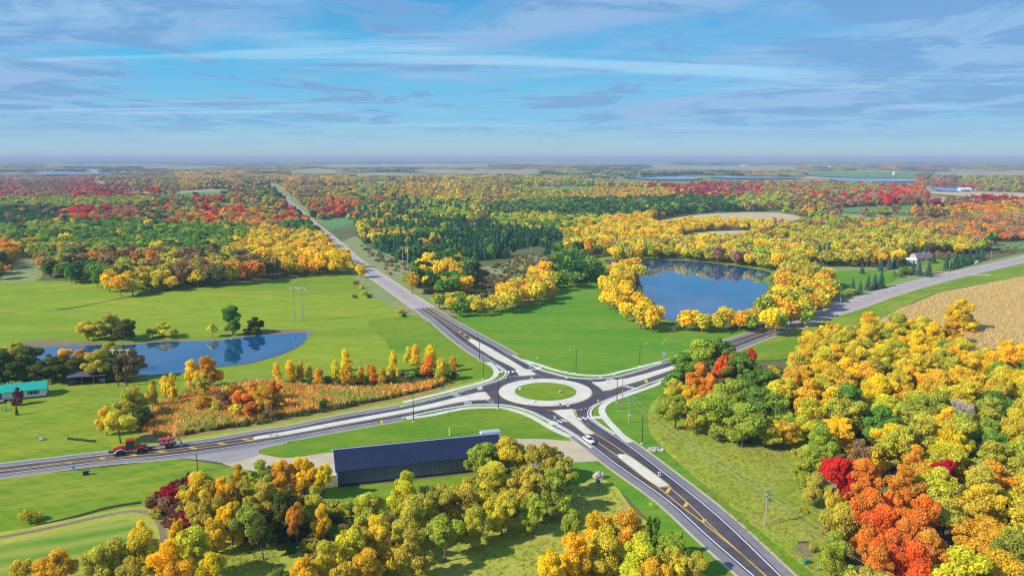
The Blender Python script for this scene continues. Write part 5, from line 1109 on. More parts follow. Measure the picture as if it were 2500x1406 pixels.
def edges():
    rows = []; g = np.random.default_rng(31)
    for poly, n in (([(1620, 1010), (1700, 1050), (1850, 1085), (1960, 1065), (2020, 1140), (2040, 1300), (2060, 1420), (2620, 1500), (2620, 850), (1900, 900), (1650, 960)], 700), ([(700, 1440), (860, 1380), (1120, 1320), (1350, 1215), (1400, 1160), (1200, 1165), (900, 1240), (760, 1240), (620, 1180), (440, 1200), (440, 1270), (560, 1285), (660, 1300), (760, 1340)], 400), ([(-20, 960), (150, 935), (300, 925), (320, 905), (100, 900), (-20, 900)], 120)):
        xs, ys = scatter(poly, n, 90 + n)
        for a, b in zip(xs, ys):
            k = random.choice(['OL', 'OG', 'YG', 'DO', 'BR', 'G']); s = random.uniform(.5, 1.2); rows.append((a, b, 0, s, s, random.randint(0, 2), vary(PAL[k][0]), vary(PAL[k][1])))
    instancer('undergrowth', rows, SHR, 'low undergrowth below the nearer groves', 'undergrowth')
edges()
# ================================================================ BUILT THINGS
def gp(px, py, zo=0.0):
    x, y = G(px, py, zo); return x, y
def hgt(px, ytop, ybase):
    """height of an upright thing whose foot shows at ybase and top at ytop"""
    x, y = G(px, ybase); z0 = float(H(x, y)); lo, hi = 0.0, 60.0
    for _ in range(40):
        m = (lo + hi) / 2
        if P(x, y, z0 + m)[1] > ytop: lo = m
        else: hi = m
    return x, y, z0, lo
# ---- long dark barn
BA = R(16.0); E0 = Vector((-42.9, 183.8, 0.0)); LB = 42.5; WB = 16.0; HE = 3.8; HR = 6.6
u_ = Vector((math.cos(BA), math.sin(BA), 0)); n_ = Vector((-math.sin(BA), math.cos(BA), 0))
barn = empty('long_barn', E0, BA); tag(barn, 'long low dark blue metal barn beside the gravel lot', 'barn')
ft = 0.0
MB().add([(0, 0.4, 0), (LB, 0.4, 0), (LB, WB - .4, 0), (0, WB - .4, 0), (0, .4, HE), (LB, .4, HE), (LB, WB - .4, HE), (0, WB - .4, HE), (0, WB / 2, HR - .1), (LB, WB / 2, HR - .1)],
         [(0, 1, 5, 4), (2, 3, 7, 6), (1, 2, 6, 9, 5), (3, 0, 4, 8, 7)]).build('wall', M_barnwall, barn)
rib = MB()
for i in range(int(LB / 0.5)): rib.box((0.4 + i * 0.5, 0.37, 1.9), (0.14, 0.06, 3.7))
rib.build('wall_ribs', M_wallmetal, barn)
MB().box((LB / 2, 0.36, 0.22), (LB, 0.08, .4)).build('base_trim', M_navy, barn)
rf = MB()
for s0, s1 in (((-.5, -.05, HE + .02), (-.5, WB / 2, HR)), ((-.5, WB + .7, HE - .15), (-.5, WB / 2, HR))):
    a, b = Vector(s0), Vector(s1); L_ = Vector((LB + 1.0, 0, 0)); up = Vector((0, 0, .18))
    vs = [a, a + L_, b + L_, b, a + up, a + L_ + up, b + L_ + up, b + up]
    rf.add(vs, [(0, 1, 2, 3), (4, 7, 6, 5), (0, 4, 5, 1), (1, 5, 6, 2), (2, 6, 7, 3), (3, 7, 4, 0)])
roof = rf.build('roof', M_navy, barn)
sm = MB()
for i in range(1, int(LB / .6)):
    for ya, za, yb, zb in ((-.05, HE + .22, WB / 2, HR + .2), (WB + .7, HE + .05, WB / 2, HR + .2)):
        a, b = Vector((i * .6 - .4, ya, za)), Vector((i * .6 - .4, yb, zb)); d = Vector((.03, 0, 0)); up = Vector((0, 0, .05)); sm.add([a - d, a + d, b + d, b - d, a - d + up, a + d + up, b + d + up, b - d + up], [(4, 5, 6, 7), (0, 1, 5, 4), (3, 2, 6, 7), (0, 4, 7, 3), (1, 2, 6, 5)])
sm.build('roof_seams', M_navy, roof)
MB().box((LB / 2, WB / 2, HR + .2), (LB + 1.1, .5, .1)).build('ridge_cap', M_ltmetal, roof)
gt = MB(); gt.box((-.47, -.15 + WB / 4 - .1, (HE + HR) / 2 - .0), (.12, WB / 2 + .9, .25), 0); 
tr_ = MB()
for s0, s1 in (((-.54, -.07, HE + .06), (-.54, WB / 2, HR + .06)), ((-.54, WB + .72, HE - .1), (-.54, WB / 2, HR + .06))): tr_.cyl(s0, s1, .12, n=4)
tr_.build('gable_trim', M_ltmetal, barn)
MB().box((LB * .5, WB + .0 - .3, 1.9), (5, .1, 3.6)).build('door', M_wallmetal, barn)
MB().box((-.03, WB / 2, 1.7), (.12, 4.2, 3.3)).build('door', M_ltmetal, barn)
# ---- box trailer behind the barn
x, y = gp(1197, 1078); tr = empty('box_trailer', (x, y, 0.06), BA + .05); tag(tr, 'white box trailer parked behind the right end of the barn', 'trailer')
MB().box((0, 0, 1.85), (5.6, 2.4, 2.5)).build('body', M_siding, tr)
MB().box((0, 0, 3.14), (5.5, 2.3, .08)).build('roof', M_ltmetal, tr)
m = MB(); m.box((2.83, 0, 1.8), (.06, 2.0, 2.2)); m.build('rear_door', M_siding, tr)
for sx in (-.5, .5):
    for sy in (-1.15, 1.15): MB().cyl((sx, sy - .12, .36), (sx, sy + .12, .36), .36, n=12).build('wheel', M_rubber, tr)
MB().cyl((-2.8, 0, .55), (-4.1, 0, .5), .06, n=5).build('hitch', M_steel, tr)
# ---- white house with teal roof
x, y = gp(113, 968.5); HA = R(24); hs = empty('house', (x, y, 0.05), HA); tag(hs, 'white ranch house with teal metal roof at the left edge', 'house')
HL, HW, he, hr = 24.0, 7.6, 2.9, 4.7
MB().add([(-HL, 0, .5), (0, 0, .5), (0, HW, .5), (-HL, HW, .5), (-HL, 0, he), (0, 0, he), (0, HW, he), (-HL, HW, he), (-HL, HW / 2, hr - .12), (0, HW / 2, hr - .12)],
         [(0, 1, 5, 4), (2, 3, 7, 6), (1, 2, 6, 9, 5), (3, 0, 4, 8, 7)]).build('wall', M_siding, hs)
MB().box((-HL / 2, HW / 2, .24), (HL - .1, HW - .1, .54)).build('foundation', M_wallmetal, hs)
rf = MB()
for ya in (-.5, HW + .5):
    a, b = Vector((-HL - .4, ya, he - .08)), Vector((-HL - .4, HW / 2, hr)); L_ = Vector((HL + .8, 0, 0)); up = Vector((0, 0, .12))
    rf.add([a, a + L_, b + L_, b, a + up, a + L_ + up, b + L_ + up, b + up], [(0, 1, 2, 3), (4, 7, 6, 5), (0, 4, 5, 1), (1, 5, 6, 2), (2, 6, 7, 3), (3, 7, 4, 0)])
roof = rf.build('roof', M_teal, hs)
MB().cyl((-9.5, 5, 4.0), (-9.5, 5, 5.0), .1, n=8).cyl((-9.5, 5, 5), (-9.5, 5, 5.15), .18, n=8).build('vent_pipe', M_ltmetal, roof)
for i, (wx, ww) in enumerate(((-3.6, 2.3), (-8.6, 1.2))):
    f = MB().box((wx, -.02, 1.95), (ww + .15, .08, 1.35)).build('window', M_siding, hs)
    m = MB(); k = 2 if ww > 2 else 1
    for j in range(k): m.box((wx + (j - (k - 1) / 2) * ww / k, -.07, 1.95), (ww / k - .15, .04, 1.15))
    m.build('pane', M_glass, f)
    m = MB(); m.box((wx - ww / 2 - .3, -.03, 1.95), (.38, .06, 1.35)); m.box((wx + ww / 2 + .3, -.03, 1.95), (.38, .06, 1.35)); m.build('shutters', M_navy, hs)
MB().box((-13.2, -.02, 1.6), (1.0, .08, 2.1)).build('door', M_wallmetal, hs)
dk = MB(); dk.box((-15.5, -1.6, .62), (7, 3.1, .14))
for i in range(5): dk.box((-18.8 + i * 1.65, -3.05, .85), (.12, .12, 1.5))
for zz in (1.15, 1.55): dk.box((-15.5, -3.05, zz), (7, .06, .08))
dk.build('deck', M_wood, hs)
# ---- open machine shed
x, y = gp(166, 942); sh = empty('open_shed', (x, y, 0.05), R(13)); tag(sh, 'dark open fronted machine shed beneath the dark trees', 'shed')
SL, SW_, hh = 12.2, 6.0, 3.0
MB().box((.06, SW_ / 2, hh / 2), (.12, SW_, hh)).box((SL, SW_ / 2, hh / 2), (.12, SW_, hh)).box((SL / 2, SW_, hh / 2), (SL, .12, hh)).box((1.4, .06, hh / 2), (2.6, .1, hh)).build('wall', M_navy, sh)
MB().add([(-.3, -.4, hh + .05), (SL + .3, -.4, hh + .05), (SL + .3, SW_ + .3, hh + .9), (-.3, SW_ + .3, hh + .9), (-.3, -.4, hh + .2), (SL + .3, -.4, hh + .2), (SL + .3, SW_ + .3, hh + 1.05), (-.3, SW_ + .3, hh + 1.05)],
         [(3, 2, 1, 0), (4, 5, 6, 7), (0, 1, 5, 4), (1, 2, 6, 5), (2, 3, 7, 6), (3, 0, 4, 7)]).build('roof', M_wallmetal, sh)
for px_ in (4.6, 8.4, 12.0): MB().box((px_, .05, hh / 2), (.16, .16, hh)).build('post', M_wood, sh)
x, y = gp(182, 938); o = MB().box((0, 0, .5), (1.8, 1.1, .5)).box((.5, 0, .95), (.5, .9, .5)).cyl((-.6, -.5, .3), (-.6, .5, .3), .3, n=10).cyl((.6, -.5, .3), (.6, .5, .3), .3, n=10).build('garden_tractor', M_red); o.location = (x, y + 1.2, .05); tag(o, 'small red garden tractor inside the open shed', 'garden tractor')
x, y = gp(255, 932); o = MB().box((0, 0, .75), (3.2, 1.6, .25)).box((0, -.75, 1.05), (3.2, .1, .5)).box((0, .75, 1.05), (3.2, .1, .5)).cyl((-.2, -1, .4), (-.2, 1, .4), .4, n=12).cyl((1.5, 0, .7), (2.6, 0, .5), .06, n=4).build('utility_trailer', M_ltmetal); o.location = (x, y, .05); tag(o, 'low grey utility trailer right of the dark open shed', 'trailer')
# ---- farmhouse on the east road
x, y = gp(2238, 643.5); z0 = float(H(x, y)); fh = empty('farmhouse', (x, y, z0 + .2), R(12)); tag(fh, 'tan farmhouse with brown gambrel roof near the spruces', 'farmhouse')
def pr(mb, pts, y0, y1): return mb.prism(pts, y0, y1)
W_, D_ = 14.0, 9.0
MB().add([(0, 0, 0), (W_, 0, 0), (W_, D_, 0), (0, D_, 0), (0, 0, 3.6), (W_, 0, 3.6), (W_, D_, 3.6), (0, D_, 3.6), (0, 1.6, 6.0), (0, D_ / 2, 7.1), (0, D_ - 1.6, 6.0), (W_, 1.6, 6.0), (W_, D_ / 2, 7.1), (W_, D_ - 1.6, 6.0)],
         [(0, 1, 5, 4), (2, 3, 7, 6), (0, 4, 8, 9, 10, 7, 3), (1, 2, 6, 13, 12, 11, 5)]).build('wall', M_brick, fh)
m = MB()
pf = [(-.35, 3.45), (1.5, 6.1), (D_ / 2, 7.3), (D_ - 1.5, 6.1), (D_ + .35, 3.45)]
for (a, b), (c, d) in zip(pf[:-1], pf[1:]): m.add([(-.35, a, b), (W_ + .35, a, b), (W_ + .35, c, d), (-.35, c, d), (-.35, a, b + .2), (W_ + .35, a, b + .2), (W_ + .35, c, d + .2), (-.35, c, d + .2)], [(0, 1, 2, 3), (4, 7, 6, 5), (0, 4, 5, 1), (3, 2, 6, 7), (0, 3, 7, 4), (1, 5, 6, 2)])
rf_ = m.build('roof', M_shing, fh); MB().box((9, D_ / 2, 7.6), (.8, .8, 1.4)).build('chimney', M_brick, rf_)
for wx in (2.5, 5.5, 11): MB().box((wx, -.03, 1.9), (1.1, .08, 1.3)).build('window', M_glass, fh)
x, y = gp(2222, 642); z0 = float(H(x, y)); o = empty('white_shed', (x, y, z0 + .2), R(-14)); tag(o, 'low white roofed shed just left of the farmhouse', 'shed')
MB().box((0, 0, 1.2), (8, 6, 2.4)).build('wall', M_siding, o); m = MB()
for s in (-1, 1): m.add([(-4.3, s * 3.4, 2.2), (4.3, s * 3.4, 2.2), (4.3, 0, 3.8), (-4.3, 0, 3.8), (-4.3, s * 3.4, 2.35), (4.3, s * 3.4, 2.35), (4.3, 0, 3.95), (-4.3, 0, 3.95)], [(0, 1, 2, 3), (4, 7, 6, 5), (0, 4, 5, 1), (2, 6, 7, 3), (0, 3, 7, 4), (1, 5, 6, 2)])
m.build('roof', M_siding, o)
# ---- tiny far buildings and towers
def farbuild(px, py, w, d, h, lab, wall=None, roof=None, nm='farm_building'):
    x, y = gp(px, py); z0 = float(H(x, y)); e = empty(nm, (x, y, z0 + 1), R(10)); tag(e, lab, 'building', 'small pale buildings far off')
    MB().box((0, 0, h / 2), (w, d, h)).build('wall', wall or M_siding, e)
    MB().add([(-w / 2 - .5, -d / 2 - .5, h), (w / 2 + .5, -d / 2 - .5, h), (w / 2 + .5, d / 2 + .5, h), (-w / 2 - .5, d / 2 + .5, h), (-w / 2 - .5, 0, h + d * .3), (w / 2 + .5, 0, h + d * .3)], [(0, 1, 5, 4), (2, 3, 4, 5), (3, 0, 4), (1, 2, 5), (3, 2, 1, 0)]).build('roof', roof or M_ltmetal, e)
farbuild(1083, 464, 26, 12, 6, 'white farm building showing above the central far woods')
farbuild(1348, 452, 30, 14, 7, 'white building left of the long blue lake')
farbuild(2355, 468, 30, 12, 5, 'white building on the shore of the far right bay', roof=M_siding)
farbuild(1610, 567, 12, 7, 3.5, 'small white building at the edge of the tan field')
farbuild(1818, 407, 60, 25, 10, 'bright farm buildings on the far horizon fields')
farbuild(1945, 401, 70, 25, 11, 'white farm on the horizon right of centre')
farbuild(230, 419, 40, 16, 6, 'white boathouses on the shore of the far left lake')
farbuild(940, 404, 60, 25, 9, 'pale farmstead on the horizon left of centre')
farbuild(60, 441, 70, 12, 6, 'low white roofs left of the red woods')
farbuild(725, 455, 22, 9, 5, 'small brown building beside the far north west road', M_brick, M_shing)
farbuild(1240, 459, 24, 10, 5, 'brown building among the far golden trees', M_brick, M_shing)
for px, yb, yt, r, lab in ((2026, 413, 404, 9, 'pale silo left of the pair on the far shore'), (2182, 429, 418, 6, 'pale silo right of the pair on the far shore')):
    x, y, z0, h = hgt(px, yt, yb); e = empty('silo', (x, y, z0)); tag(e, lab, 'silo', 'silos on the far shore'); MB().cyl((0, 0, 0), (0, 0, h * .9), r, n=16).build('shaft', M_siding, e); MB().cyl((0, 0, h * .9), (0, 0, h), r * 1.02, r * .3, 16).build('dome', M_ltmetal, e)

# ---- street lamps
def lamp(px, yb, yt, arm, lab, mat=None, alen=2.2):
    x, y, z0, h = hgt(px, yt, yb); e = empty('street_lamp', (x, y, z0), arm); tag(e, lab, 'street lamp', 'street lamps around the roundabout'); mat = mat or M_dkpole
    MB().cyl((0, 0, 0), (0, 0, h - .15), .15, .09, 8).build('pole', mat, e); MB().cyl((0, 0, -.1), (0, 0, .35), .42, .40, 12).build('base', M_conc, e)
    a = MB().cyl((0, 0, h - .2), (alen * .5, 0, h + .1), .055, n=6).cyl((alen * .5, 0, h + .1), (alen, 0, h + .15), .05, n=6).build('arm', M_steel, e)
    MB().box((alen + .3, 0, h + .14), (.85, .34, .16)).build('lamp_head', M_lamp, e)
lamp(1170.7, 880.3, 831, 0.3, 'dark street lamp beside the north west leg, the farther one')
lamp(1180, 925.5, 869, 0.2, 'dark street lamp on the grass left of the north west pavement')
lamp(1216.6, 999, 929, 1.4, 'tall dark street lamp at the south west pavement')
lamp(1009.6, 1029.5, 954, 2.9, 'tall dark street lamp beside the west road')
lamp(1406, 911, 853, 3.3, 'street lamp on the centre field edge north of the roundabout')
lamp(1561.5, 893.5, 840, .2, 'street lamp with double arm beside the east leg')
lamp(1506, 982.5, 921, 1.9, 'dark street lamp beside the south east pavement')
lamp(1567.5, 1083.5, 1012, 3.3, 'street lamp with long arm near the rock patch', alen=3.6)
# ---- utility poles
def upole(px, yb, yt, lab, mat=None, arms=1, aw=2.4, r=.16, rot=0.5, tr_=False, guard=False, guy=None, lean=0):
    x, y, z0, h = hgt(px, yt, yb); e = empty('utility_pole', (x, y, z0), rot); tag(e, lab, 'utility pole', 'utility poles along the roads'); mat = mat or M_wood
    MB().cyl((0, 0, -.2), (lean, 0, h), r, r * .65, 8).build('pole', mat, e)
    for k in range(arms):
        zz = h - .3 - k * 1.15; c = MB().box((lean * .9, 0, zz), (aw, .14, .16)).build('crossarm', M_gwood if not mat == M_wood else mat, e); i_ = MB()
        for q in (-.45, -.2, .2, .45): i_.cyl((q * aw + lean * .9, 0, zz + .08), (q * aw + lean * .9, 0, zz + .32), .06, .04, 6)
        i_.build('insulators', M_lamp, c)
    if tr_:
        for s in (-.42, .42): MB().cyl((s + lean * .8, -.35, h - 2.6), (s + lean * .8, -.35, h - 1.7), .24, n=10).build('transformer', M_steel, e)
    if guard: MB().cyl((0, 0, 0), (0, 0, 2.6), r + .07, n=10).build('guard', M_hiviz, e)
    if guy: MB().cyl((0, 0, h * .92), (guy, 0, 0), .035, n=4).cyl((guy * .62, 0, h * .35), (guy, 0, 0), .08, n=5).build('guy_wire', M_hiviz, e)
    return x, y, z0, h
pA = upole(1867, 1283, 1195, 'pale leaning utility pole with transformers in the rough meadow', M_gwood, 2, 2.6, .17, .5, True, lean=.45)
pB = upole(1535, 1033.5, 968, 'utility pole with crossarm on the lawn by the south east pavement', M_gwood, 2, 2.4, .15, .3)
pC = upole(1519, 997.5, 922, 'tall plain wooden pole right of the south east lamp', M_wood, 1, 2.0, .14, .2)
upole(1508, 1032, 1003, 'short wooden pole left of the crossarm utility pole', M_wood, 1, 1.2, .12, .2)
upole(1098, 1063, 1002, 'wooden pole with yellow guard on the barn lawn', M_wood, 0, guard=True)
upole(482.5, 1152, 1106, 'dark wooden pole by the grey gravel apron', M_dwood, 1, 1.2, .15, .2)
upole(1645.5, 839, 798, 'wooden pole with yellow guy wire in the centre field', M_wood, 1, 3.4, .16, 0.1, guy=-5.5)
upole(1860.5, 777, 754, 'utility pole beside the large pond near the east road', M_gwood, 2, 2.6, .15, .3)
upole(2051.5, 741, 705, 'tall utility pole by the east road near the white sign', M_gwood, 0)
upole(2191, 686, 663, 'utility pole between the oval field and spruces', M_gwood, 2, 2.4, .15, .3)
upole(2317, 660, 635, 'utility pole at the farmhouse drive', M_gwood, 2, 2.6, .16, .3, True)
upole(2419, 635, 611, 'utility pole beside the east road, rightmost of all', M_gwood, 1, 2.2, .15, .3)
upole(2225.5, 745, 718, 'thin grey pole on the verge below the east road', M_steel, 0, r=.1)
upole(2429.5, 680, 654, 'thin grey pole by the corn field at the right edge', M_steel, 0, r=.1)
upole(1123, 765, 727, 'utility pole with guard at the tip of the centre field', M_wood, 1, 2.4, .15, .3, guard=True)
upole(905, 635, 610, 'small utility pole beside the red shrubs far up the road', M_gwood, 1, 2.4, .2, .3)
upole(940, 655, 632, 'small grey pole on the dull grass up the north west road', M_gwood, 0, r=.2)
upole(1295, 614, 600, 'distant pole at the edge of the pine woods', M_gwood, 0, r=.25)
# ---- H frame transmission structures
def hframe(px1, px2, yb, yt, lab, mat, armf=.86, brace=True, aw=1.9):
    x1, y1, z1, h = hgt(px1, yt, yb); x2, y2 = G(px2, yb); z2 = float(H(x2, y2)); ang = math.atan2(y2 - y1, x2 - x1); w = math.hypot(x2 - x1, y2 - y1)
    e = empty('transmission_frame', (x1, y1, min(z1, z2)), ang); tag(e, lab, 'transmission pole', 'H frame poles of the power line')
    for q in (0, w): MB().cyl((q, 0, -.3), (q, 0, h), .24, .15, 8).build('pole', mat, e)
    a = MB().box((w / 2, .2, h * armf), (w * aw, .18, .28)); a.build('crossarm', M_siding, e)
    b = MB()
    for q in (-w * .42, w / 2, w * 1.42): b.cyl((q, .2, h * armf - .1), (q, .2, h * armf - 1.5), .09, n=6)
    b.build('insulators', M_lamp, e)
    if brace: MB().cyl((0, .15, h * .45), (w, .15, h * .72), .07, n=5).cyl((w, -.15, h * .45), (0, -.15, h * .72), .07, n=5).build('brace', mat, e)
    return (x1 + x2) / 2, (y1 + y2) / 2, h * armf - 1.5, ang, w
f0 = hframe(289, 309, 943, 838, 'tall brown wooden H frame in front of the left pond', M_dwood, .84, False, 2.4)
f1 = hframe(719, 739, 785, 697, 'steel H frame with crossed braces in the pasture', M_steel, .93)
f2 = hframe(985, 997, 688, 601, 'slim tall H frame left of the round copse', M_gwood, .97, False)
f3 = hframe(1110, 1119, 592, 556, 'H frame among the pines right of centre', M_gwood, .96, False)
f4 = hframe(1237, 1246, 524, 505, 'far H frame in front of the distant woods', M_gwood, .96, False)
# wires
def wire(name, p, q, sag, lab, r=.035, grp=None):
    m = MB(); prev = None
    for i in range(13):
        t = i / 12; c = Vector(p).lerp(Vector(q), t); c.z -= sag * 4 * t * (1 - t)
        if prev is not None: m.cyl(prev, c, r, n=4, cap=False)
        prev = c
    o = m.build(name, M_steel); tag(o, lab, 'power line', grp); return o
qx, qy = G(2230, 1440, 9)
for k, s in enumerate((-1, 1)): wire('power_line', (pA[0] + s * 1.0, pA[1], pA[3] - .1), (qx + s, qy, 9), .8, ('left' if k == 0 else 'right') + ' wire running from the pale pole into the wood')
for k, s in enumerate((-1, 1)): wire('power_line', (pA[0] + s * 1.0, pA[1], pA[3] - .1), (pB[0] + s, pB[1], pB[3] - .1), 1.6, ('left' if k == 0 else 'right') + ' wire between the pale pole and the lawn pole')
# ---- signs
def sign(px, yb, yt, w, mat, lab, shape='rect', posts=1, facing=0.0, back=False, hh=None):
    x, y, z0, h = hgt(px, yt, yb); h = max(h, 1.6); e = empty('road_sign', (x, y, z0), facing); tag(e, lab, 'road sign')
    ph = hh or w
    for s in ([0] if posts == 1 else [-w * .35, w * .35]): MB().box((s, .06, h / 2 - .05), (.09, .07, h)).build('post', M_steel, e)
    m = MB(); c = h - ph / 2
    if shape == 'rect': m.box((0, 0, c), (w, .04, ph))
    elif shape == 'diamond': m.prism([(0, c - ph / 2), (w / 2, c), (0, c + ph / 2), (-w / 2, c)], -.02, .02)
    elif shape == 'yield': m.prism([(0, c - ph / 2), (w / 2, c + ph / 2), (-w / 2, c + ph / 2)], -.02, .02)
    elif shape == 'round': m.cyl((0, -.02, c), (0, .02, c), w / 2, n=16)
    p = m.build('panel', mat, e)
    return e, h, c
sign(1577.5, 939, 925, 1.5, M_hiviz, 'yellow diamond sign on two posts beside the east leg', 'diamond', 2)
sign(1620.5, 879, 858, 1.3, M_ltmetal, 'tall grey backed sign on two posts in the centre field', 'rect', 2, hh=1.8)
sign(1695.5, 848, 835, 1.8, M_siding, 'white backed sign on two posts nearer the east road', 'rect', 2, hh=1.1)
sign(1381.5, 913, 903, .8, M_hiviz, 'small yellow sign beside the north east pavement', 'diamond')
sign(1311, 880, 873, .9, M_hiviz, 'small yellow diamond sign on the centre field edge', 'diamond')
e_, h_, c_ = sign(1459.7, 986, 975, 1.2, M_sred, 'red and white yield sign at the south east corner', 'yield'); MB().prism([(0, c_ - .3), (.3, c_ + .38), (-.3, c_ + .38)], -.05, -.03).build('yield_centre', M_siding, e_)
sign(1386.5, 994, 983, .9, M_lamp, 'pale sign on the apron edge above the south island', 'rect', hh=1.3)
sign(1367.5, 999, 984, .5, M_dkpole, 'thin dark marker post left of the pale south sign', 'rect', hh=.7)
sign(1354, 1027, 1016, .75, M_ltmetal, 'grey backed sign beside the left south crosswalk', 'rect', hh=1.1)
sign(1436.5, 1043, 1031, .8, M_sblue, 'small blue and white sign by the right south crosswalk', 'round')
e_, h_, c_ = sign(1609.5, 1167, 1151, .8, M_siding, 'white keep right sign on the detached south island', 'rect', hh=1.0); MB().box((0, -.04, c_), (.3, .03, .55), 0, .6).build('arrow', M_navy, e_)
sign(1168.5, 957, 944, .8, M_siding, 'left of two white signs at the west island nose', 'rect', hh=1.1)
sign(1175, 957, 943, .8, M_siding, 'right of two white signs at the west island nose', 'rect', hh=1.1)
sign(1179.5, 959, 951, .9, M_sred, 'small red sign at the west island nose', 'yield')
sign(1202, 987, 977, .6, M_steel, 'thin grey sign pair stub at the lower west lane', 'rect')
sign(1080.5, 955, 943, 1.1, M_sblue, 'pale blue sign on the verge above the west leg', 'round')
sign(1298, 931, 920, .9, M_ltmetal, 'grey chevron board at the apron top left', 'rect', hh=.8)
sign(1383, 928, 922, .9, M_siding, 'white board at the apron top right', 'rect', hh=.9)
e_, h_, c_ = sign(1466, 929, 921, .9, M_siding, 'white sign at the upper nose of the east island', 'rect', hh=.8)
sign(1482, 938, 929, .9, M_siding, 'white sign on the east splitter island', 'rect', hh=1.2)
sign(1646, 1134, 1109, 1.0, M_hiviz, 'yellow pedestrian sign in the verge right of the south road', 'diamond', 1, hh=1.2)
sign(932, 1040, 1025, .7, M_hiviz, 'yellow marker sign below the west road', 'rect', hh=1.4)
sign(1293.5, 904, 897, .7, M_gwood, 'brown backed sign on the north splitter island', 'rect')
sign(1294, 900, 893, .5, M_lamp, 'small pale marker behind the brown backed sign', 'rect')
sign(1588, 1242, 1236, .7, M_hiviz, 'small yellow sign by the lower verge trees', 'rect')
sign(2041, 751, 737, 2.6, M_siding, 'white double panel sign beside the east road', 'rect', 2, hh=1.8)
sign(1839, 806, 793, 1.0, M_siding, 'small white sign where the new asphalt begins', 'round')
sign(2172, 715, 706, 1.0, M_siding, 'small white marker north of the east road bend', 'rect', hh=.9)
e_, h_, c_ = sign(2384, 647, 636, 2.2, M_siding, 'white sign before the row of spruces at far right', 'rect', 2, hh=1.4)
sign(2380, 648, 641, 1.2, M_siding, 'low white box left of the far right white sign', 'rect', 2, hh=.8)
sign(1159, 816, 809, .9, M_ltmetal, 'grey sign at the right edge of the north west leg', 'rect', hh=1.1)
sign(1126, 853, 838, .8, M_ltmetal, 'grey sign on the grass left of the north west leg', 'rect', hh=1.0)
sign(180, 1150, 1143, .8, M_sblue, 'small blue grey sign on the south shoulder at lower left', 'rect', hh=1.0)
sign(1608, 1094, 1088, .5, M_gwood, 'short stake beside the pale rock patch', 'rect')
# boxes on the island
for px, py, lab in ((1271, 950, 'white utility cover on the left of the round island'), (1368, 957.5, 'grey utility cover on the right of the round island')):
    x, y = gp(px, py, .34); e = empty('utility_box', (x, y, .34)); tag(e, lab, 'utility box'); MB().cyl((0, 0, 0), (0, 0, .5), .55, .5, 14).build('body', M_siding if px < 1300 else M_steel, e); MB().cyl((0, 0, .5), (0, 0, .6), .58, .45, 14).build('lid', M_ltmetal, e)
# rock patch, rock pile and pump
def rocks(px, py, rx, ry, n, lab, seed, nm='rock_pile', zz=.25):
    x, y = gp(px, py); g = random.Random(seed); m = MB()
    for i in range(n):
        a = g.uniform(0, 6.28); r = math.sqrt(g.random()); s = g.uniform(.25, .6); m.blob((rx * r * math.cos(a), ry * r * math.sin(a), s * zz), (s, s * g.uniform(.7, 1.2), s * .7), seed * 50 + i, 7, 5, .25)
    o = m.build(nm, M_rock); o.location = (x, y, .05); tag(o, lab, 'rocks', kind=None)
rocks(1601, 1098, 2.6, 1.2, 46, 'low pale rock patch in the verge right of the south road', 3)
x, y = gp(1461, 1168); o = MB().blob((0, 0, .7), (1.3, .9, 1.2), 4, 9, 7, .32).blob((.9, .2, .5), (.8, .7, .9), 5, 8, 6, .3).blob((-.8, .4, .5), (.7, .7, .7), 7, 8, 6, .3).build('boulder', M_rock); o.location = (x, y, .05); tag(o, 'tall pinkish boulder left of the south road', 'boulder')
x, y = gp(1460, 1186); e = empty('mailbox_stand', (x, y, .05), .4); tag(e, 'small blue box on a stand in front of the boulder', 'mailbox'); MB().box((0, 0, 1.25), (.9, .6, .7)).build('box', M_sblue, e); MB().box((.15, 0, .45), (.12, .12, .95)).build('post', M_wood, e)
x, y = gp(1474, 1190); o = MB().box((0, 0, .5), (.1, .1, 1.0)).box((0, 0, .75), (1.2, .06, .1)).box((.5, 0, .4), (.08, .08, .8)).build('wooden_rail', M_gwood); o.location = (x, y, .05); tag(o, 'short grey rail beside the blue box', 'rail')
x, y = gp(1968, 1376); e = empty('utility_cabinet', (x, y, .05), .3); tag(e, 'teal green utility cabinet in the lower right verge', 'cabinet'); MB().box((0, 0, .45), (1.1, .7, .8)).build('body', M_sgreen, e); MB().box((0, 0, .89), (1.2, .8, .09)).build('lid', M_sgreen, e)
x, y = gp(1996, 1392); e = empty('field_gate', (x, y, .05), R(-30)); tag(e, 'grey gate on posts at the wood edge, lower right', 'gate')
for s in (0, 2.6): MB().cyl((s, 0, -.1), (s, 0, 1.9), .1, n=7).build('post', M_gwood, e)
MB().cyl((0, 0, 1.3), (2.6, 0, .9), .05, n=5).cyl((0, 0, .8), (2.6, 0, .5), .05, n=5).build('rails', M_gwood, e)
patch('bare_earth', [(1940, 1335), (1960, 1322), (1990, 1330), (1992, 1350), (1968, 1360), (1945, 1352)], M_mud, .075, 'bare brown earth patch in the rough meadow', 'earth')
x, y = gp(1962, 1326); o = MB().cyl((-1.4, 0, .25), (1.2, .3, .3), .16, .1, 7).cyl((0, .1, .3), (.6, .9, .8), .07, .03, 5).cyl((-.5, .1, .3), (-.2, -.6, .7), .06, .03, 5).build('fallen_log', M_bark); o.location = (x, y, .08); tag(o, 'dark fallen log above the bare earth patch', 'log')
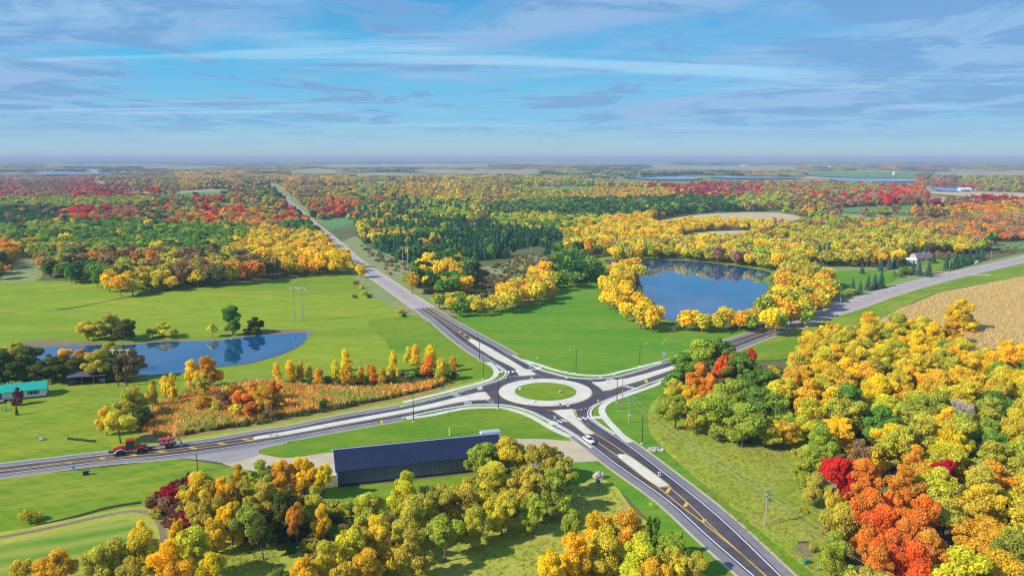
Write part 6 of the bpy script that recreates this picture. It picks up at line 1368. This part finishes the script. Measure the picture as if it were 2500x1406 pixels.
# yard odds and ends
x, y = gp(90, 1076); e = empty('well_pump', (x, y, .05)); tag(e, 'small pale hydrant pump in the yard below the house', 'pump'); MB().cyl((0, 0, 0), (0, 0, 1.7), .12, .1, 8).build('pipe', M_steel, e); MB().cyl((0, 0, 1.6), (.3, 0, 1.75), .1, n=8).blob((0, 0, 1.75), (.2, .2, .2), 3).build('spout', M_lamp, e)
x, y = gp(103, 1074); o = MB().blob((0, 0, .35), (.9, .6, .45), 12, 9, 6, .15).build('boulder', M_rock); o.location = (x, y, .05); tag(o, 'small dark boulder right of the pale pump', 'boulder')
x, y = gp(11, 1003); o = MB().torus((0, 0, .8), (0, 1, .2), .75, .09).torus((0, 0, .8), (1, 0, .2), .75, .09).build('play_frame', M_sgreen); o.location = (x, y, .1); tag(o, 'round green play frame on the lawn by the house', 'play frame')
x, y = gp(210, 1159); e = empty('field_equipment', (x, y, .05), .3); tag(e, 'small dark green box in the grass south of the west road', 'equipment'); MB().box((0, 0, .5), (1.2, .9, .9)).build('body', M_navy, e); MB().box((.2, 0, 1.02), (1.5, .8, .1)).build('lid', M_dkpole, e)
m = MB(); pts = [G(*p) for p in ((166, 1072), (180, 1074), (200, 1076), (220, 1078), (232, 1079))]
for a, b in zip(pts[:-1], pts[1:]): m.cyl((*a, .35), (*b, .35), .32, n=8)
tag(m.build('drain_pipe', M_rubber), 'long black drain pipe lying in the yard grass', 'pipe')
# fence posts and wires at the pasture
pl = [(560, 925), (600, 928), (640, 925), (680, 915), (720, 912), (760, 905), (820, 897), (880, 888), (940, 882), (1000, 874)]
fe = empty('pasture_fence', (*gp(560, 925), 0)); o0 = Vector(fe.location); tag(fe, 'wire fence on thin posts between the pasture and marsh trees', 'fence')
wl = resample([G(*p) for p in pl], 5.0); pm = MB(); wm = MB()
for q in wl: pm.cyl((q[0] - o0.x, q[1] - o0.y, 0), (q[0] - o0.x, q[1] - o0.y, 1.5), .07, n=5)
for a, b in zip(wl[:-1], wl[1:]):
    for zz in (.6, 1.2): wm.cyl((a[0] - o0.x, a[1] - o0.y, zz), (b[0] - o0.x, b[1] - o0.y, zz), .025, n=3, cap=False)
pm.build('posts', M_wood, fe); wm.build('wires', M_steel, fe)
# round bales / manholes on west island
for px, lab in ((661, 'left dark grate on the west island'), (676, 'right dark grate on the west island')):
    x, y = gp(px, 1061.5, .24); o = MB().box((0, 0, 0), (1.0, .5, .05)).build('drain_grate', M_dkpole); o.location = (x, y, .28); o.rotation_euler.z = R(26); tag(o, lab, 'drain grate')

# ---- white car
def road_dir(p, q): a, b = G(*p), G(*q); return math.atan2(b[1] - a[1], b[0] - a[0])
x, y = gp(1438, 1079); e = empty('white_car', (x, y, .13), road_dir((1409, 1060), (1455, 1092))); tag(e, 'white saloon car driving away from the roundabout', 'car')
def ring(x_, w, z0, z1, zs): return [(x_, -w, z0), (x_, -w * 1.02, zs), (x_, -w * .92, z1), (x_, w * .92, z1), (x_, w * 1.02, zs), (x_, w, z0)]
MB().loft([ring(-2.42, .74, .42, .80, .6), ring(-2.30, .86, .28, .98, .65), ring(-1.5, .90, .25, 1.02, .65), ring(0, .91, .25, .98, .65), ring(1.1, .90, .25, .96, .62), ring(2.0, .86, .26, .84, .58), ring(2.38, .72, .36, .66, .5)]).build('body', M_carw, e, True)
def cring(x_, wb, wt, z0, z1): return [(x_, -wb, z0), (x_, -wt, z1), (x_, wt, z1), (x_, wb, z0)]
cb = MB().loft([cring(-2.05, .80, .70, .96, 1.0), cring(-1.35, .82, .64, .96, 1.40), cring(-.2, .83, .64, .96, 1.47), cring(.35, .83, .64, .94, 1.42), cring(1.2, .82, .74, .92, .97)]).build('cabin', M_glass, e)
MB().loft([cring(-1.42, .66, .60, 1.40, 1.44), cring(-.2, .67, .60, 1.46, 1.51), cring(.32, .66, .60, 1.42, 1.46)]).build('roof', M_carw, e)
m = MB()
for s in (-1, 1):
    for a, b in (((-2.0, .80, .97), (-1.35, .66, 1.42)), ((-.35, .84, .96), (-.35, .66, 1.46)), ((1.18, .82, .95), (.35, .66, 1.43))): m.cyl((a[0], s * a[1], a[2]), (b[0], s * b[1], b[2]), .05, n=4)
m.build('pillars', M_carw, e)
for sx in (-1.45, 1.42):
    for s in (-1, 1):
        wheel = MB().cyl((sx, s * .74, .33), (sx, s * .95, .33), .33, n=18).build('wheel', M_rubber, e); MB().cyl((sx, s * .95, .33), (sx, s * .965, .33), .19, n=12).build('rim', M_steel, wheel)
for s in (-1, 1):
    MB().box((2.22, s * .58, .68), (.25, .34, .14)).build('headlight', M_lamp, e); MB().box((-2.36, s * .62, .78), (.12, .28, .14)).build('tail_light', M_red, e); MB().box((.75, s * 1.0, 1.0), (.14, .18, .12)).build('mirror', M_carw, e)
MB().box((2.36, 0, .45), (.08, 1.0, .14)).build('grille', M_dkpole, e)
# ---- red articulated tracked tractor (front points left)
dW = road_dir((325, 1102), (256, 1110))
x, y = gp(319, 1106.5); e = empty('tracked_tractor', (x, y, .12), dW); tag(e, 'red articulated tractor with four triangular tracks on the west road', 'tractor')
def trap(m, prof, y0, y1): return m.prism(prof, y0, y1)
MB().loft([[(4.0, -.62, 1.1), (4.0, -.55, 1.85), (4.0, .55, 1.85), (4.0, .62, 1.1)], [(3.0, -.68, 1.05), (3.0, -.62, 2.15), (3.0, .62, 2.15), (3.0, .68, 1.05)], [(1.0, -.72, 1.05), (1.0, -.70, 2.35), (1.0, .70, 2.35), (1.0, .72, 1.05)]]).build('hood', M_red, e)
MB().box((4.05, 0, 1.55), (.1, 1.0, .8)).build('grille', M_dkpole, e)
MB().box((4.7, 0, 1.0), (1.3, 1.0, .5)).build('front_weights', M_dkpole, e)
MB().box((-.1, 0, 1.35), (2.6, 1.3, .8)).build('chassis', M_red, e)
cb = MB().loft([[(-1.1, -.95, 1.7), (-1.0, -.85, 3.75), (-1.0, .85, 3.75), (-1.1, .95, 1.6)], [(.95, -.95, 1.6), (.75, -.85, 3.75), (.75, .85, 3.75), (.95, .95, 1.6)]]).build('cab', M_glass, e)
m = MB()
for a in ((-1.1, -1.0), (1.0, .78)):
    for s in (-1, 1): m.cyl((a[0], s * .97, 1.7), (a[1], s * .87, 3.55), .07, n=4)
m.build('pillars', M_dkpole, cb)
MB().loft([[(-1.25, -1.0, 3.75), (-1.15, -.85, 4.02), (-1.15, .85, 4.02), (-1.25, 1.0, 3.75)], [(1.05, -1.0, 3.75), (.9, -.85, 3.98), (.9, .85, 3.98), (1.05, 1.0, 3.75)]]).build('cab_roof', M_red, e)
for s in (-1, 1): MB().box((1.05, s * .8, 3.6), (.1, .25, .14)).build('headlight', M_lamp, e)
MB().loft([[(-1.4, -.7, 1.0), (-1.4, -.6, 2.0), (-1.4, .6, 2.0), (-1.4, .7, 1.0)], [(-2.2, -.8, 1.0), (-2.2, -.75, 2.1), (-2.2, .75, 2.1), (-2.2, .8, 1.0)], [(-4.2, -.8, 1.0), (-4.2, -.7, 1.8), (-4.2, .7, 1.8), (-4.2, .8, 1.0)]]).build('rear_body', M_red, e)
MB().cyl((.9, -.95, 2.4), (.9, -.95, 3.6), .09, n=8).build('exhaust', M_steel, e)
for cx_ in (2.3, -2.9):
    for s in (-1, 1):
        y0, y1 = (s * 1.05, s * 1.75); tk = MB().prism([(cx_ - 1.35, .05), (cx_ + 1.35, .05), (cx_ + 1.5, .35), (cx_ + 1.2, .62), (cx_ + .28, 1.55), (cx_ - .28, 1.55), (cx_ - 1.2, .62), (cx_ - 1.5, .35)], min(y0, y1), max(y0, y1)).build('track', M_rubber, e)
        yy = s * 1.78; m = MB().cyl((cx_, yy - .03, 1.1), (cx_, yy + .03, 1.1), .34, n=12)
        for q in (-1.05, -.35, .35, 1.05): m.cyl((cx_ + q, yy - .03, .36), (cx_ + q, yy + .03, .36), .2, n=10)
        m.build('track_wheels', M_dkpole, tk)
        MB().prism([(cx_ - 1.6, .95), (cx_ - .35, 1.72), (cx_ + .35, 1.72), (cx_ + 1.6, .95), (cx_ + 1.6, 1.03), (cx_ + .35, 1.82), (cx_ - .35, 1.82), (cx_ - 1.6, 1.03)], min(y0, y1) + .02, max(y0, y1) + .05).build('fender', M_ltmetal if cx_ > 0 or s < 0 else M_red, e)
MB().box((-4.9, 0, .8), (1.3, .5, .5)).cyl((-5, 0, 1.1), (-6.6, 0, .7), .1, n=5).build('hitch', M_dkpole, e)
# ---- folded red planter towed behind
x, y = gp(411, 1092.5); e = empty('farm_implement', (x, y, .12), dW); tag(e, 'folded red planting implement towed behind the tractor', 'farm implement')
MB().box((0, 0, 1.0), (4.2, .5, .4)).cyl((2, 0, .9), (5.4, 0, .7), .12, n=6).box((-1.8, 0, 1.2), (.3, 2.4, .3)).build('frame', M_dkpole, e)
for i in range(3):
    for j in range(2):
        hp = MB().loft([[(1.5 - 1.25 * i - .5, -1.0 + j * 1.2 - .0, 1.3), (1.5 - 1.25 * i - .5, -.0 + j * 1.1, 1.3), (1.5 - 1.25 * i + .5, -.0 + j * 1.1, 1.3), (1.5 - 1.25 * i + .5, -1.0 + j * 1.2, 1.3)], [(1.5 - 1.25 * i - .6, -1.1 + j * 1.2, 2.7), (1.5 - 1.25 * i - .6, j * 1.1 + .05, 2.7), (1.5 - 1.25 * i + .6, j * 1.1 + .05, 2.7), (1.5 - 1.25 * i + .6, -1.1 + j * 1.2, 2.7)]]).build('hopper', M_red, e)
        MB().box((1.5 - 1.25 * i, -1.12 if j == 0 else 1.2, 2.2), (.7, .06, .14)).box((1.5 - 1.25 * i, -1.12 if j == 0 else 1.2, 1.7), (.7, .06, .14)).build('label_bar', M_lamp, hp)
MB().torus((-.2, .6, 3.1), (1, .4, .1), .55, .09).build('hose_reel', M_steel, e)
MB().torus((2.1, .5, 2.6), (.4, 1, 0), .35, .08).build('marker_disc', M_steel, e)
for i, s in enumerate((-1.2, -.4, .4, 1.2)):
    MB().cyl((-2.2, s, .5), (-2.5, s, 3.1 - .2 * (i % 2)), .07, n=5).cyl((-2.5, s, 2.9), (-3.4, s * .9, 1.2), .06, n=5).cyl((-3.4, s - .06, .5), (-3.4, s + .06, .5), .3, n=10).build('row_unit', M_steel, e)
for s in (-1, 1): MB().cyl((-.9, s * 1.2 - .2, .5), (-.9, s * 1.2 + .2, .5), .5, n=14).cyl((.3, s * 1.2 - .2, .5), (.3, s * 1.2 + .2, .5), .5, n=14).build('wheels', M_rubber, e)
# traffic-worn details
x, y = gp(1205, 988); o = MB().cyl((-.5, 0, 0), (0, 0, 1.6), .05, n=5).cyl((.5, 0, 0), (0, 0, 1.6), .05, n=5).build('survey_stand', M_steel); o.location = (x, y, .12); tag(o, 'thin metal A shaped stand on the south west kerb', 'stand')
# ================================================================ HAZE
hz = MB().box((0, 14900, 45.5), (66000, 61000, 111)).build('haze', [])
hm = bpy.data.materials.new('haze_air'); hm.use_nodes = True; nt = hm.node_tree; nt.nodes.clear()
pv = N(nt, 'ShaderNodeVolumePrincipled'); pv.inputs['Color'].default_value = (0.43, 0.56, 0.80, 1); pv.inputs['Density'].default_value = 0.00012; pv.inputs['Anisotropy'].default_value = 0.0
ou = N(nt, 'ShaderNodeOutputMaterial'); L(nt, pv.outputs[0], ou.inputs['Volume']); hz.data.materials.append(hm)
hm.cycles.homogeneous_volume = True
tag(hz, 'thin bluish air over the whole landscape', 'haze', kind='stuff')
